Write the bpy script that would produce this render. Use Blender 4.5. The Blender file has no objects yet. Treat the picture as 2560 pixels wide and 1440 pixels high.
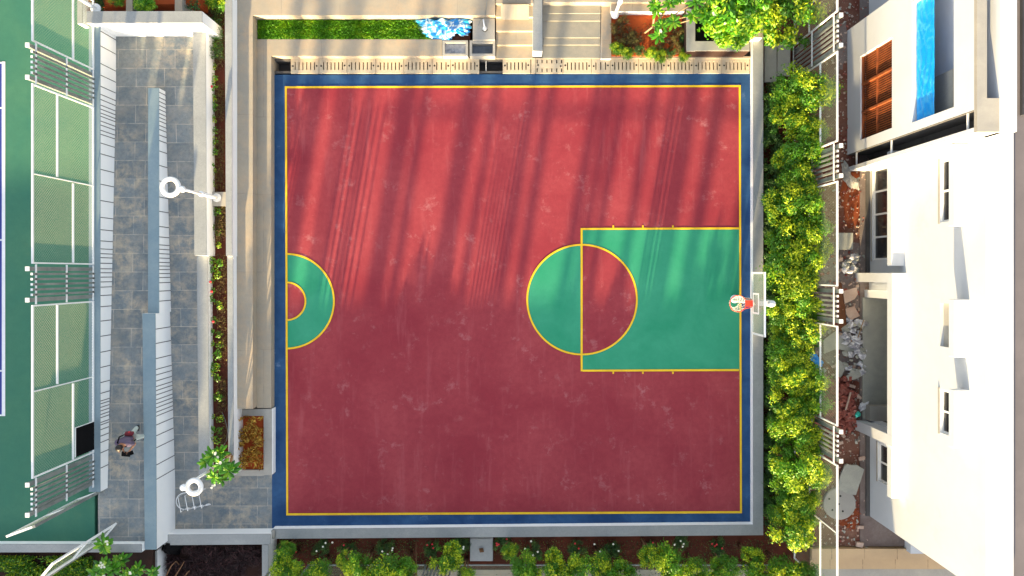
import bpy, bmesh, math, random
import numpy as np
from mathutils import Vector, Matrix
random.seed(7); np.random.seed(7)
SC = bpy.context.scene
COL = SC.collection
R = math.radians
# ---------------------------------------------------------------- camera (drone looking straight down)
H, F, PX0, PY0 = 22.8, 1710.0, 1290.0, 680.0      # height, focal length in photo pixels, nadir pixel
cd = bpy.data.cameras.new("camera"); cam = bpy.data.objects.new("camera", cd); COL.objects.link(cam)
cd.sensor_width = 36.0; cd.lens = F / 2560 * 36.0
cd.shift_x = (1280 - PX0) / 2560; cd.shift_y = -(720 - PY0) / 2560
cd.clip_end = 2000; cd.clip_start = 0.1
cam.location = (0, 0, H); cam.rotation_euler = (0, 0, 0)
SC.camera = cam
# ---------------------------------------------------------------- sky and sun
SUN_EL, SUN_AZ = R(10.0), math.atan2(-0.17, -1.0)   # azimuth as atan2(x, y) of the direction to the sun
w = bpy.data.worlds.new("World"); SC.world = w; w.use_nodes = True
nt = w.node_tree; nt.nodes.clear()
sky = nt.nodes.new('ShaderNodeTexSky'); sky.sky_type = 'NISHITA'; sky.sun_disc = False
sky.sun_elevation = SUN_EL; sky.sun_rotation = SUN_AZ; sky.air_density = 1.0; sky.dust_density = 2.0; sky.ozone_density = 1.0
hs = nt.nodes.new('ShaderNodeHueSaturation'); hs.inputs['Saturation'].default_value = 0.48
bg = nt.nodes.new('ShaderNodeBackground'); bg.inputs[1].default_value = 0.13
wo = nt.nodes.new('ShaderNodeOutputWorld')
nt.links.new(sky.outputs[0], hs.inputs['Color']); nt.links.new(hs.outputs[0], bg.inputs[0]); nt.links.new(bg.outputs[0], wo.inputs[0])
sl = bpy.data.lights.new("sun", 'SUN'); sl.energy = 5.0; sl.angle = R(0.5); sl.color = (1.0, 0.76, 0.40)
sun = bpy.data.objects.new("sun", sl); COL.objects.link(sun)
sd = Vector((math.sin(SUN_AZ) * math.cos(SUN_EL), math.cos(SUN_AZ) * math.cos(SUN_EL), math.sin(SUN_EL)))
sun.rotation_euler = sd.to_track_quat('Z', 'Y').to_euler(); sun.location = (0, -30, 20)
SC.view_settings.view_transform = 'Standard'; SC.view_settings.look = 'None'
SC.view_settings.exposure = 2.1; SC.view_settings.gamma = 1.0
SC.cycles.max_bounces = 8; SC.cycles.transparent_max_bounces = 12
try: SC.cycles.use_denoising = True
except Exception: pass

# ---------------------------------------------------------------- helpers
def W(px, py, z=0.0):
    k = (H - z) / F
    return Vector(((px - PX0) * k, (PY0 - py) * k, z))
def srgb(r, g, b):
    f = lambda c: (c / 255) / 12.92 if c <= 10 else (((c / 255) + 0.055) / 1.055) ** 2.4
    return (f(r), f(g), f(b), 1.0)
ORD = ("first second third fourth fifth sixth seventh eighth ninth tenth eleventh twelfth thirteenth fourteenth fifteenth sixteenth "
       "seventeenth eighteenth nineteenth twentieth").split() + ["twenty " + s for s in "first second third fourth fifth sixth seventh eighth ninth".split()] + ["thirtieth"] + ["thirty " + s for s in "first second third fourth fifth sixth seventh eighth ninth".split()] + ["fortieth"] + ["forty " + s for s in "first second third fourth fifth sixth seventh eighth ninth".split()] + ["fiftieth"]
def tag(o, label=None, cat=None, group=None, kind=None):
    if label: o["label"] = label
    if cat: o["category"] = cat
    if group: o["group"] = group
    if kind: o["kind"] = kind
    return o
def empty(name, loc, label, cat, group=None):
    o = bpy.data.objects.new(name, None); COL.objects.link(o); o.location = loc; o.empty_display_size = 0.2
    return tag(o, label, cat, group)
def children(o): return [c for c in bpy.data.objects if c.parent == o]
KIDS = {}
def copy_tree(o, loc=None, rz=None, sc=None, label=None, parent=None):
    c = o.copy(); COL.objects.link(c)
    if parent is not None: c.parent = parent
    KIDS[c.name] = []
    for ch in KIDS.get(o.name, []):
        KIDS[c.name].append(copy_tree(ch, parent=c))
    if loc is not None: c.location = loc
    if rz is not None: c.rotation_euler = (0, 0, rz)
    if sc is not None: c.scale = (sc, sc, sc) if not isinstance(sc, tuple) else sc
    if label: c["label"] = label
    return c
class MB:
    def __init__(s): s.v = []; s.f = []; s.m = []; s.sm = []
    def add(s, vs, fs, m=0, sm=False):
        b = len(s.v); s.v += [tuple(v) for v in vs]; s.f += [tuple(i + b for i in f) for f in fs]; s.m += [m] * len(fs); s.sm += [sm] * len(fs)
        return s
    def box(s, x0, x1, y0, y1, z0, z1, m=0):
        x0, x1 = sorted((x0, x1)); y0, y1 = sorted((y0, y1)); z0, z1 = sorted((z0, z1))
        return s.add([(x0,y0,z0),(x1,y0,z0),(x1,y1,z0),(x0,y1,z0),(x0,y0,z1),(x1,y0,z1),(x1,y1,z1),(x0,y1,z1)],
                     [(0,3,2,1),(4,5,6,7),(0,1,5,4),(1,2,6,5),(2,3,7,6),(3,0,4,7)], m)
    def prism(s, pts, z0, z1, m=0):
        # pts: (x, y) outline; z0 and z1 may be lists
        n = len(pts); a = sum(pts[i][0]*pts[(i+1)%n][1]-pts[(i+1)%n][0]*pts[i][1] for i in range(n))
        if a < 0: pts = list(reversed(pts)); z1 = list(reversed(z1)) if isinstance(z1, list) else z1
        zz = z1 if isinstance(z1, list) else [z1]*n
        vs = [(p[0],p[1],z0) for p in pts] + [(p[0],p[1],zz[i]) for i,p in enumerate(pts)]
        return s.add(vs, [tuple(range(n-1,-1,-1)), tuple(range(n,2*n))] + [(i,(i+1)%n,n+(i+1)%n,n+i) for i in range(n)], m)
    def pq(s, pts, z0, z1, m=0):          # outline given in photo pixels read at height z1
        return s.prism([tuple(W(a, b, z1)[:2]) for a, b in pts], z0, z1, m)
    def pbox(s, a, b, c, d, z0, z1, m=0): # photo rectangle a,b - c,d at height z1
        return s.pq([(a,b),(c,b),(c,d),(a,d)], z0, z1, m)
    def sheet(s, pts, z, m=0):
        n = len(pts); a = sum(pts[i][0]*pts[(i+1)%n][1]-pts[(i+1)%n][0]*pts[i][1] for i in range(n))
        if a < 0: pts = list(reversed(pts))
        return s.add([(p[0],p[1],z) for p in pts], [tuple(range(n))], m)
    def obox(s, c, size, rz=0, rx=0, ry=0, m=0, jit=0):
        M = Matrix.Translation(c) @ Matrix.Rotation(rz,4,'Z') @ Matrix.Rotation(ry,4,'Y') @ Matrix.Rotation(rx,4,'X')
        a,b,d = size[0]/2,size[1]/2,size[2]/2
        vs = [(x,y,z) for z in (-d,d) for x,y in ((-a,-b),(a,-b),(a,b),(-a,b))]
        vs = [M @ Vector((x*(1+random.uniform(-jit,jit)),y*(1+random.uniform(-jit,jit)),z*(1+random.uniform(-jit,jit)))) for x,y,z in vs]
        return s.add(vs, [(0,3,2,1),(4,5,6,7),(0,1,5,4),(1,2,6,5),(2,3,7,6),(3,0,4,7)], m)
    def tube(s, pts, r, n=6, m=0, close=False, caps=True):
        pts = [Vector(p) for p in pts]; k = len(pts); rr = r if isinstance(r, (list, tuple)) else [r]*k
        vs = []; up = None
        for i, p in enumerate(pts):
            if close: t = pts[(i+1)%k] - pts[i-1]
            else: t = pts[min(i+1,k-1)] - pts[max(i-1,0)]
            t.normalize()
            if up is None: up = Vector((0,0,1)) if abs(t.z) < 0.9 else Vector((1,0,0))
            u = t.cross(up)
            if u.length < 1e-3: u = t.cross(Vector((0,1,0.1)))
            u.normalize(); v = u.cross(t).normalized(); up = v
            for j in range(n):
                a = 2*math.pi*j/n; vs.append(p + (u*math.cos(a)+v*math.sin(a))*rr[i])
        fs = []
        for i in range(k if close else k-1):
            a = i*n; b = ((i+1)%k)*n
            for j in range(n): fs.append((a+j, a+(j+1)%n, b+(j+1)%n, b+j))
        if not close and caps: fs += [tuple(range(n-1,-1,-1)), tuple(range((k-1)*n, k*n))]
        return s.add(vs, fs, m, n > 5)
    def lathe(s, c, prof, n=20, m=0):   # prof: (radius, z)
        vs = [(c[0]+r*math.cos(2*math.pi*j/n), c[1]+r*math.sin(2*math.pi*j/n), c[2]+z) for r,z in prof for j in range(n)]
        fs = [(i*n+j, i*n+(j+1)%n, (i+1)*n+(j+1)%n, (i+1)*n+j) for i in range(len(prof)-1) for j in range(n)]
        fs += [tuple(range(n-1,-1,-1)), tuple(range((len(prof)-1)*n, len(prof)*n))]
        return s.add(vs, fs, m, False)
    def build(s, name, mats, parent=None, bevel=0):
        me = bpy.data.meshes.new(name); o = bpy.data.objects.new(name, me); COL.objects.link(o)
        off = Vector(parent_origin(parent)) if parent else Vector((0,0,0))
        v = [(a[0]-off.x, a[1]-off.y, a[2]-off.z) for a in s.v]
        me.from_pydata(v, [], s.f)
        for m in (mats if isinstance(mats, (list, tuple)) else [mats]): me.materials.append(m)
        me.polygons.foreach_set('material_index', s.m); me.polygons.foreach_set('use_smooth', s.sm)
        me.update()
        if parent: o.parent = parent; KIDS.setdefault(parent.name, []).append(o)
        if bevel:
            b = o.modifiers.new('bevel', 'BEVEL'); b.width = bevel; b.segments = 2; b.limit_method = 'ANGLE'
        return o
def parent_origin(p):
    o = Vector((0,0,0))
    while p: o += p.location; p = p.parent
    return o
def struct(name, mb, mats, label=None, bevel=0):
    o = mb.build(name, mats, None, bevel); o["kind"] = "structure"
    if label: o["label"] = label
    return o

# ---------------------------------------------------------------- materials
def nodes(name):
    m = bpy.data.materials.new(name); m.use_nodes = True; n = m.node_tree.nodes; l = m.node_tree.links
    return m, n, l, n['Principled BSDF']
def tex(n, l, co, scale, detail=6, rough=0.6, dist=0.0, stretch=None):
    mp = n.new('ShaderNodeMapping')
    if stretch: mp.inputs['Scale'].default_value = stretch
    l.new(co, mp.inputs[0])
    t = n.new('ShaderNodeTexNoise'); t.inputs['Scale'].default_value = scale; t.inputs['Detail'].default_value = detail
    t.inputs['Roughness'].default_value = rough; t.inputs['Distortion'].default_value = dist; l.new(mp.outputs[0], t.inputs['Vector'])
    return t.outputs[0]
def ramp(n, l, fac, a, b, ca=(0,0,0,1), cb=(1,1,1,1)):
    r = n.new('ShaderNodeValToRGB'); r.color_ramp.elements[0].position = a; r.color_ramp.elements[1].position = b
    r.color_ramp.elements[0].color = ca; r.color_ramp.elements[1].color = cb; l.new(fac, r.inputs[0]); return r.outputs[0]
def mix(n, l, fac, a, b, typ='MIX'):
    m = n.new('ShaderNodeMix'); m.data_type = 'RGBA'; m.blend_type = typ
    if isinstance(fac, float): m.inputs[0].default_value = fac
    else: l.new(fac, m.inputs[0])
    for i, c in ((6, a), (7, b)):
        if isinstance(c, tuple): m.inputs[i].default_value = c
        else: l.new(c, m.inputs[i])
    return m.outputs[2]
def coords(n, world=True):
    if world: return n.new('ShaderNodeNewGeometry').outputs['Position']
    return n.new('ShaderNodeTexCoord').outputs['Object']
def surf(name, base, alt, spots=None, rough=0.8, s1=0.8, s2=9.0, amt=1.0, spot_lo=0.62, spot_hi=0.72, spot_scale=2.5, spot_amt=0.7,
         bump=0.15, bump_scale=60, brick=None, metal=0.0, grain=0.25, world=True, streak=None):
    m, n, l, p = nodes(name); co = coords(n, world)
    f1 = ramp(n, l, tex(n, l, co, s1, 5, 0.6, 0.4), 0.35, 0.65)
    f2 = ramp(n, l, tex(n, l, co, s2, 6, 0.7), 0.3, 0.7)
    c = mix(n, l, f1, base, alt)
    dark = tuple(x*0.78 for x in base[:3]) + (1,)
    mm = n.new('ShaderNodeMath'); mm.operation = 'MULTIPLY'; mm.inputs[1].default_value = 0.5*amt; l.new(f2, mm.inputs[0])
    c = mix(n, l, mm.outputs[0], c, dark)
    if grain:
        g = tex(n, l, co, 90, 2, 0.8); gm = n.new('ShaderNodeMapRange'); gm.inputs[1].default_value = 0.25; gm.inputs[2].default_value = 0.75
        gm.inputs[3].default_value = 1-grain; gm.inputs[4].default_value = 1+grain; l.new(g, gm.inputs[0])
        vm = n.new('ShaderNodeVectorMath'); vm.operation = 'SCALE'; l.new(c, vm.inputs[0]); l.new(gm.outputs[0], vm.inputs[3]); c = vm.outputs[0]
    if brick:
        bw, bh, joint, var = brick
        b = n.new('ShaderNodeTexBrick'); b.inputs['Scale'].default_value = 1.0; b.inputs['Brick Width'].default_value = bw; b.inputs['Row Height'].default_value = bh
        b.inputs['Mortar Size'].default_value = 0.012; b.inputs['Mortar Smooth'].default_value = 0.4; b.offset = 0.37; b.squash = 1.0
        b.inputs['Color1'].default_value = (1,1,1,1); b.inputs['Color2'].default_value = (var,var,var,1); b.inputs['Mortar'].default_value = (1,1,1,1)
        l.new(co, b.inputs['Vector']); c = mix(n, l, 1.0, c, b.outputs[0], 'MULTIPLY')
        jn = n.new('ShaderNodeMath'); jn.operation = 'MULTIPLY'; l.new(b.outputs[1], jn.inputs[0]); l.new(ramp(n, l, tex(n, l, co, 3, 4), 0.35, 0.6), jn.inputs[1])
        c = mix(n, l, jn.outputs[0], c, joint)
    if spots:
        f = ramp(n, l, tex(n, l, co, spot_scale, 9, 0.76, 0.15), spot_lo, spot_hi)
        sm = n.new('ShaderNodeMath'); sm.operation = 'MULTIPLY'; sm.inputs[1].default_value = spot_amt; l.new(f, sm.inputs[0])
        sm2 = n.new('ShaderNodeMath'); sm2.operation = 'MULTIPLY'; l.new(sm.outputs[0], sm2.inputs[0]); l.new(ramp(n, l, tex(n, l, co, spot_scale*0.22, 3, 0.6), 0.42, 0.62, (.25,.25,.25,1)), sm2.inputs[1]); sm = sm2
        c = mix(n, l, sm.outputs[0], c, spots)
    if streak:
        f = ramp(n, l, tex(n, l, co, 3.0, 6, 0.7, 0.2, (1.0, 0.12, 1)), 0.55, 0.75)
        sm = n.new('ShaderNodeMath'); sm.operation = 'MULTIPLY'; sm.inputs[1].default_value = 0.25; l.new(f, sm.inputs[0])
        c = mix(n, l, sm.outputs[0], c, streak)
    l.new(c, p.inputs['Base Color']); p.inputs['Roughness'].default_value = rough; p.inputs['Metallic'].default_value = metal
    p.inputs['Specular IOR Level'].default_value = 0.25
    if bump:
        bn = n.new('ShaderNodeBump'); bn.inputs['Strength'].default_value = bump; bn.inputs['Distance'].default_value = 0.01
        l.new(tex(n, l, co, bump_scale, 4, 0.7), bn.inputs['Height']); l.new(bn.outputs[0], p.inputs['Normal'])
    return m
def plain(name, col, rough=0.5, metal=0.0):
    m, n, l, p = nodes(name); co = coords(n, False)
    f = ramp(n, l, tex(n, l, co, 6, 4), 0.3, 0.7)
    c = mix(n, l, f, col, tuple(x*0.85 for x in col[:3])+(1,)); l.new(c, p.inputs['Base Color'])
    p.inputs['Roughness'].default_value = rough; p.inputs['Metallic'].default_value = metal; return m
M = {}
M['red'] = surf('red_acrylic', srgb(142,45,57), srgb(164,68,74), srgb(210,160,160), 0.75, 0.33, 5, 1.0, 0.56, 0.80, 1.5, 0.75, streak=srgb(188,108,112), grain=0.16)
M['blue'] = surf('blue_acrylic', srgb(28,64,108), srgb(52,92,134), srgb(165,185,210), 0.7, 0.9, 6, 0.8, 0.60, 0.78, 1.8, 0.6, grain=0.12)
M['green'] = surf('green_acrylic', srgb(40,142,106), srgb(60,154,120), srgb(120,180,150), 0.7, 0.7, 6, 0.5, 0.68, 0.82, 1.6, 0.4, grain=0.12)
M['yellow'] = surf('yellow_line_paint', srgb(244,200,44), srgb(232,182,38), srgb(176,120,84), 0.6, 2, 8, 0.5, 0.56, 0.74, 3.5, 0.7, grain=0.12)
M['tennis'] = surf('tennis_green', srgb(54,110,92), srgb(68,118,94), srgb(106,124,88), 0.8, 0.5, 5, 0.8, 0.60, 0.8, 0.7, 0.35, grain=0.15)
M['tblue'] = surf('tennis_blue', srgb(40,60,140), srgb(50,70,150), None, grain=0.1)
M['wline'] = surf('white_line_paint', srgb(230,232,235), srgb(220,222,228), None, 0.6, grain=0.05)
M['white'] = surf('white_wall_paint', srgb(246,246,246), srgb(240,241,243), srgb(190,188,182), 0.7, 0.6, 5, 0.15, 0.66, 0.85, 1.5, 0.35, bump=0.05, grain=0.03)
M['facade'] = surf('facade_white_paint', srgb(206,210,217), srgb(196,201,209), srgb(180,178,174), 0.8, 0.4, 3, 0.2, 0.56, 0.8, 0.9, 0.5, bump=0.05, grain=0.03)
M['slate'] = surf('slate_paving', srgb(118,130,138), srgb(150,154,154), srgb(200,182,156), 0.8, 1.5, 9, 1.5, 0.44, 0.66, 2.6, 0.9, brick=(0.92,0.60,srgb(186,178,166),0.84), grain=0.28)
M['coping'] = surf('grey_granite_coping', srgb(142,146,148), srgb(158,160,160), srgb(215,215,215), 0.7, 1.0, 12, 0.8, 0.72, 0.76, 5, 0.8, grain=0.22)
M['coping_blue'] = surf('blue_grey_coping', srgb(122,144,156), srgb(138,156,164), srgb(190,205,212), 0.7, 1.2, 12, 0.7, 0.72, 0.76, 6, 0.6, grain=0.2)
M['tier'] = surf('tan_stone_step', srgb(176,162,142), srgb(150,146,136), srgb(196,164,130), 0.8, 1.0, 9, 1.0, 0.46, 0.7, 1.9, 0.6, brick=(1.9,2.55,srgb(140,132,122),0.95), grain=0.13)
M['conc'] = surf('concrete', srgb(170,166,158), srgb(150,148,144), srgb(205,200,190), 0.85, 1.2, 9, 0.8, 0.62, 0.75, 3, 0.6, grain=0.18)
M['step_grey'] = surf('grey_stone_step', srgb(148,144,134), srgb(132,132,126), srgb(176,164,146), 0.8, 1.2, 9, 1.0, 0.5, 0.72, 2.5, 0.6, grain=0.16)
M['drain'] = surf('drain_cover_concrete', srgb(205,188,160), srgb(184,170,150), srgb(130,118,104), 0.85, 2.0, 10, 0.7, 0.6, 0.76, 4, 0.5, grain=0.2)
M['dark'] = surf('void_shade', srgb(28,26,26), srgb(38,34,32), None)  # near-black stands for the shade inside holes, pit and slot
M['soil'] = surf('red_soil', srgb(92,46,32), srgb(66,36,28), srgb(134,68,40), 0.95, 2.0, 14, 1.2, 0.55, 0.7, 4, 0.6, bump=0.6, bump_scale=25, grain=0.35)
M['soil_orange'] = surf('orange_soil', srgb(190,88,40), srgb(160,70,36), srgb(205,120,70), 0.95, 2.0, 14, 1.0, 0.6, 0.7, 4, 0.6, bump=0.6, bump_scale=25, grain=0.3)
M['shaded_soil'] = surf('shaded_bed_soil', srgb(56,36,30), srgb(40,30,28), srgb(84,50,38), 0.95, 2.0, 14, 1.2, 0.6, 0.7, 4, 0.6, bump=0.6, bump_scale=25, grain=0.35)  # soil copy with the shadow of the planting put into its colour
M['soil_site'] = surf('rusty_site_soil', srgb(142,70,38), srgb(104,52,36), srgb(176,120,84), 0.95, 3.0, 16, 1.3, 0.55, 0.7, 6, 0.7, bump=0.7, bump_scale=20, grain=0.35)
M['dirt'] = surf('site_dirt', srgb(104,58,46), srgb(128,98,84), srgb(196,180,170), 0.95, 1.2, 10, 1.1, 0.66, 0.72, 9, 0.8, bump=0.7, bump_scale=18, grain=0.35)
M['grey_dirt'] = surf('grey_site_dust', srgb(110,96,92), srgb(134,124,120), srgb(190,184,180), 0.95, 1.4, 9, 1.1, 0.62, 0.7, 6, 0.8, bump=0.7, bump_scale=18, grain=0.3)
M['asphalt'] = surf('roof_asphalt', srgb(118,112,116), srgb(106,102,106), srgb(190,186,186), 0.9, 1.0, 10, 0.7, 0.74, 0.77, 8, 0.8, grain=0.25)
M['dconc'] = surf('dark_bare_concrete', srgb(96,94,94), srgb(72,70,70), srgb(130,126,120), 0.9, 1.2, 9, 1.0, 0.6, 0.75, 3, 0.5, grain=0.2)
M['metal'] = surf('white_painted_metal', srgb(236,237,238), srgb(226,228,230), None, 0.45, 2, 8, 0.2, grain=0.03, bump=0)
M['metal_grey'] = surf('brushed_grey_metal', srgb(150,156,152), srgb(120,124,122), srgb(196,200,200), 0.45, 2, 12, 0.6, 0.6, 0.8, 3, 0.5, grain=0.06, bump=0, metal=0.3)
M['wire'] = plain('galvanised_wire', srgb(150,162,138), 0.6, 0.1)
M['groove'] = plain('dark_groove', srgb(70,70,74), 0.9)
M['tile'] = surf('tan_floor_tile', srgb(196,168,132), srgb(184,158,126), srgb(214,196,166), 0.6, 1, 8, 0.3, 0.6, 0.8, 3, 0.4, brick=(1.1,9.0,srgb(120,96,72),0.95), grain=0.06)
M['glass'] = plain('dark_window_glass', srgb(40,42,48), 0.12)
M['grille'] = surf('rusty_orange_grille', srgb(160,88,46), srgb(120,62,38), srgb(70,44,34), 0.8, 3, 10, 0.8, 0.5, 0.7, 3, 0.6)
M['hoopred'] = plain('red_rim_paint', srgb(220,70,50), 0.4)
M['net'] = plain('white_net_cord', srgb(235,230,222), 0.8)
M['black'] = plain('black_rubber', srgb(18,18,20), 0.95); M['black'].node_tree.nodes['Principled BSDF'].inputs['Specular IOR Level'].default_value = .1
M['bark'] = surf('pale_bark', srgb(172,146,112), srgb(130,104,80), None, 0.9, 6, 20, 0.8, world=False)
M['twig'] = surf('brown_twig', srgb(120,86,60), srgb(90,66,48), None, 0.9, 6, 20, 0.8, world=False)
M['brickred'] = surf('broken_red_brick', srgb(128,66,58), srgb(158,96,84), srgb(190,156,146), 0.9, 6, 16, 1.0, 0.52, 0.68, 7, 0.75)
M['bricktan'] = surf('dusty_block', srgb(190,168,154), srgb(170,140,126), None, 0.9, 3, 12, 0.9)
M['board'] = surf('grey_cement_board', srgb(168,168,158), srgb(150,152,146), srgb(120,112,104), 0.85, 2, 9, 0.7, 0.64, 0.72, 4, 0.5)
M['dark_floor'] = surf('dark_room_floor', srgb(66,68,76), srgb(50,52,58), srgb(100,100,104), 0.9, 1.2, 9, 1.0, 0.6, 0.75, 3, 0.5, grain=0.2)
def tarp_mat(name, c1, c2, c3):
    m, n, l, p = nodes(name); co = coords(n, False)
    c = mix(n, l, ramp(n, l, tex(n, l, co, 2.0, 3, 0.5, 1.2), 0.38, 0.62), c1, c2)
    c = mix(n, l, ramp(n, l, tex(n, l, co, 2.2, 3, 0.5, 2.6), 0.5, 0.62), c, c3)  # pale noise streaks stand for light catching on the folds
    l.new(c, p.inputs['Base Color']); p.inputs['Roughness'].default_value = 0.35; return m
M['tarp'] = tarp_mat('blue_plastic_sheet', srgb(16,124,206), srgb(60,184,240), srgb(214,236,246))
M['tarp2'] = tarp_mat('bright_blue_sheet', srgb(0,150,240), srgb(16,160,246), srgb(60,175,246))
M['foil'] = tarp_mat('crumpled_white_plastic', srgb(190,190,196), srgb(140,140,150), srgb(225,225,230))
def leaf_mat(name, dark, light, tip, rough=0.5):
    m, n, l, p = nodes(name)
    a = n.new('ShaderNodeAttribute'); a.attribute_name = 'tint'; a.attribute_type = 'GEOMETRY'
    c = mix(n, l, ramp(n, l, a.outputs['Fac'], 0.0, 0.55), dark, light)
    c = mix(n, l, ramp(n, l, a.outputs['Fac'], 0.6, 0.95), c, tip)
    l.new(c, p.inputs['Base Color']); p.inputs['Roughness'].default_value = rough
    out = n['Material Output']; tr = n.new('ShaderNodeBsdfTranslucent'); l.new(c, tr.inputs[0])
    ms = n.new('ShaderNodeMixShader'); ms.inputs[0].default_value = 0.3; l.new(p.outputs[0], ms.inputs[1]); l.new(tr.outputs[0], ms.inputs[2]); l.new(ms.outputs[0], out.inputs[0])
    return m
M['leaf'] = leaf_mat('hedge_leaf', srgb(34,82,16), srgb(92,154,22), srgb(196,208,28))
M['leaf_dark'] = leaf_mat('dark_leaf', srgb(32,60,30), srgb(58,100,42), srgb(110,146,54))
M['leaf_fr'] = leaf_mat('frangipani_leaf', srgb(40,100,16), srgb(90,160,24), srgb(176,208,50), 0.35)
M['leaf_dry'] = leaf_mat('dry_yellow_leaf', srgb(120,80,20), srgb(176,132,40), srgb(214,180,80), 0.7)
M['leaf_purple'] = leaf_mat('dark_purple_blade', srgb(34,20,24), srgb(56,34,38), srgb(90,56,56), 0.7)
M['leaf_brown'] = leaf_mat('brown_groundcover', srgb(72,50,36), srgb(104,84,48), srgb(128,124,60), 0.8)
M['grass'] = leaf_mat('lawn_grass', srgb(46,108,6), srgb(92,158,10), srgb(160,196,30), 0.6)
M['petal'] = plain('white_petal', srgb(240,238,220), 0.6)
M['petal_red'] = plain('red_petal', srgb(206,40,50), 0.6)
M['skin'] = plain('skin', srgb(176,124,92), 0.5)
M['hair'] = plain('dark_hair', srgb(24,18,18), 0.5)
M['shirt'] = plain('lavender_shirt', srgb(96,84,106), 0.9)
M['trouser'] = plain('pale_grey_trousers', srgb(186,196,190), 0.9)
M['maroon'] = plain('maroon_bag_fabric', srgb(110,26,40), 0.8)
# glass board: greenish, partly see-through
m, n_, l_, p_ = nodes('clear_backboard'); p_.inputs['Base Color'].default_value = srgb(150,168,150); p_.inputs['Roughness'].default_value = 0.15
p_.inputs['Alpha'].default_value = 0.3; M['board_glass'] = m

# ---------------------------------------------------------------- leaves
def leaf_mesh(name, pos, nrm, size, tint, mat, aspect=0.42, fold=0.12):
    n = len(pos); pos = np.asarray(pos); nrm = np.asarray(nrm); nrm = nrm/np.maximum(np.linalg.norm(nrm,axis=1,keepdims=True),1e-6)
    rnd = np.random.normal(size=(n,3)); t = np.cross(nrm, rnd); t /= np.maximum(np.linalg.norm(t,axis=1,keepdims=True),1e-6); b = np.cross(nrm,t)
    s = np.asarray(size).reshape(-1,1)*np.ones((n,1))
    v = np.stack([pos - t*s*0.5, pos + b*s*aspect*0.5 + nrm*s*fold, pos + t*s*0.5, pos - b*s*aspect*0.5 + nrm*s*fold],1).reshape(-1,3)
    me = bpy.data.meshes.new(name); me.vertices.add(4*n); me.vertices.foreach_set('co', v.ravel())
    me.loops.add(4*n); me.loops.foreach_set('vertex_index', np.arange(4*n, dtype=np.int32))
    me.polygons.add(n); me.polygons.foreach_set('loop_start', np.arange(0,4*n,4,dtype=np.int32)); me.polygons.foreach_set('loop_total', np.full(n,4,dtype=np.int32))
    a = me.attributes.new('tint','FLOAT','FACE'); a.data.foreach_set('value', np.asarray(tint,dtype=np.float32))
    me.materials.append(mat); me.update(); me.validate(); return me
def crown(name, rx, ry, rz, nblob, nleaf, mat, size=0.09, blob=0.3, zc=0.0, tipf=0.35, aspect=0.42, hollow=0.55):
    """leaf clumps spread over an uneven volume; tips of the topmost clumps carry the new yellow leaves"""
    bl = []
    while len(bl) < nblob:
        p = np.random.uniform(-1,1,3)
        if np.linalg.norm(p) < 1.0 and (np.linalg.norm(p) > 0.35): bl.append(p)
    bl = np.array(bl)*np.array([rx,ry,rz]); br = blob*np.random.uniform(0.55,1.25,nblob); bt = np.random.uniform(0,1,nblob)
    k = np.random.choice(nblob, nleaf, p=br**2/np.sum(br**2)); d = np.random.normal(size=(nleaf,3)); d /= np.linalg.norm(d,axis=1,keepdims=True)
    d[:,2] = np.abs(d[:,2])*np.where(np.random.rand(nleaf)<0.8,1,-1)
    rad = br[k]*(hollow+(1-hollow)*np.random.rand(nleaf))
    rad *= 1+0.35*np.sin(d[:,0]*7+k)*np.cos(d[:,1]*6+k*2)
    pos = bl[k] + d*rad[:,None]; pos[:,2] += zc
    tint = 0.15+0.4*bt[k] + 0.25*np.random.rand(nleaf) + tipf*(rad/br[k]-hollow)*(d[:,2]>0.3)*(bt[k]>0.45)*1.6
    return leaf_mesh(name, pos, d+np.array([0,0,0.5])+0.6*np.random.normal(size=(nleaf,3)), size*np.random.uniform(0.6,1.3,nleaf), np.clip(tint,0,1), mat, aspect)
def link_mesh(name, me, parent=None, loc=(0,0,0)):
    o = bpy.data.objects.new(name, me); COL.objects.link(o); o.location = loc
    if parent: o.parent = parent; KIDS.setdefault(parent.name, []).append(o)
    return o

# ================================================================ THE SETTING
b = MB(); b.sheet([(-300,-300),(300,-300),(300,300),(-300,300)], -0.62); struct('ground', b, M['grey_dirt'])
# basketball court: one sheet per paint layer, 4 mm apart
def poly_px(pts, z): return [tuple(W(a, c, 0)[:2]) for a, c in pts]
b = MB(); b.prism(poly_px([(680,187),(1878,184),(1884,1314),(680,1322)],0), -0.6, 0.0); struct('court_slab', b, M['blue'])
TL, TR, BR, BL = (715,218.5), (1849,215.5), (1852,1280), (718.5,1285.5)
b = MB(); b.sheet(poly_px([TL,TR,BR,BL],0), 0.004); struct('court_surface', b, M['red'])
def circ(cx, cy, r, a0, a1, n=48): return [(cx+r*math.cos(R(a0+(a1-a0)*i/n)), cy+r*math.sin(R(a0+(a1-a0)*i/n))) for i in range(n+1)]
b = MB()
b.sheet(poly_px([(1454,572),(1850,571),(1850,925),(1454,926)],0), 0.008)
b.sheet(poly_px(circ(1454,749,137,90,270),0), 0.0078)
cc = circ(718,753,118,-90,90); ci = circ(718,753,47,90,-90)
for i in range(48): b.add([(*W(*cc[i])[:2],0.008),(*W(*cc[i+1])[:2],0.008),(*W(*ci[47-i])[:2],0.008),(*W(*ci[48-i])[:2],0.008)], [(3,2,1,0)])
struct('court_key_paint', b, M['green'])
b = MB(); b.sheet(poly_px(circ(1454,749,137,-90,90),0), 0.012); struct('free_throw_paint', b, M['red'])
b = MB()
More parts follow.
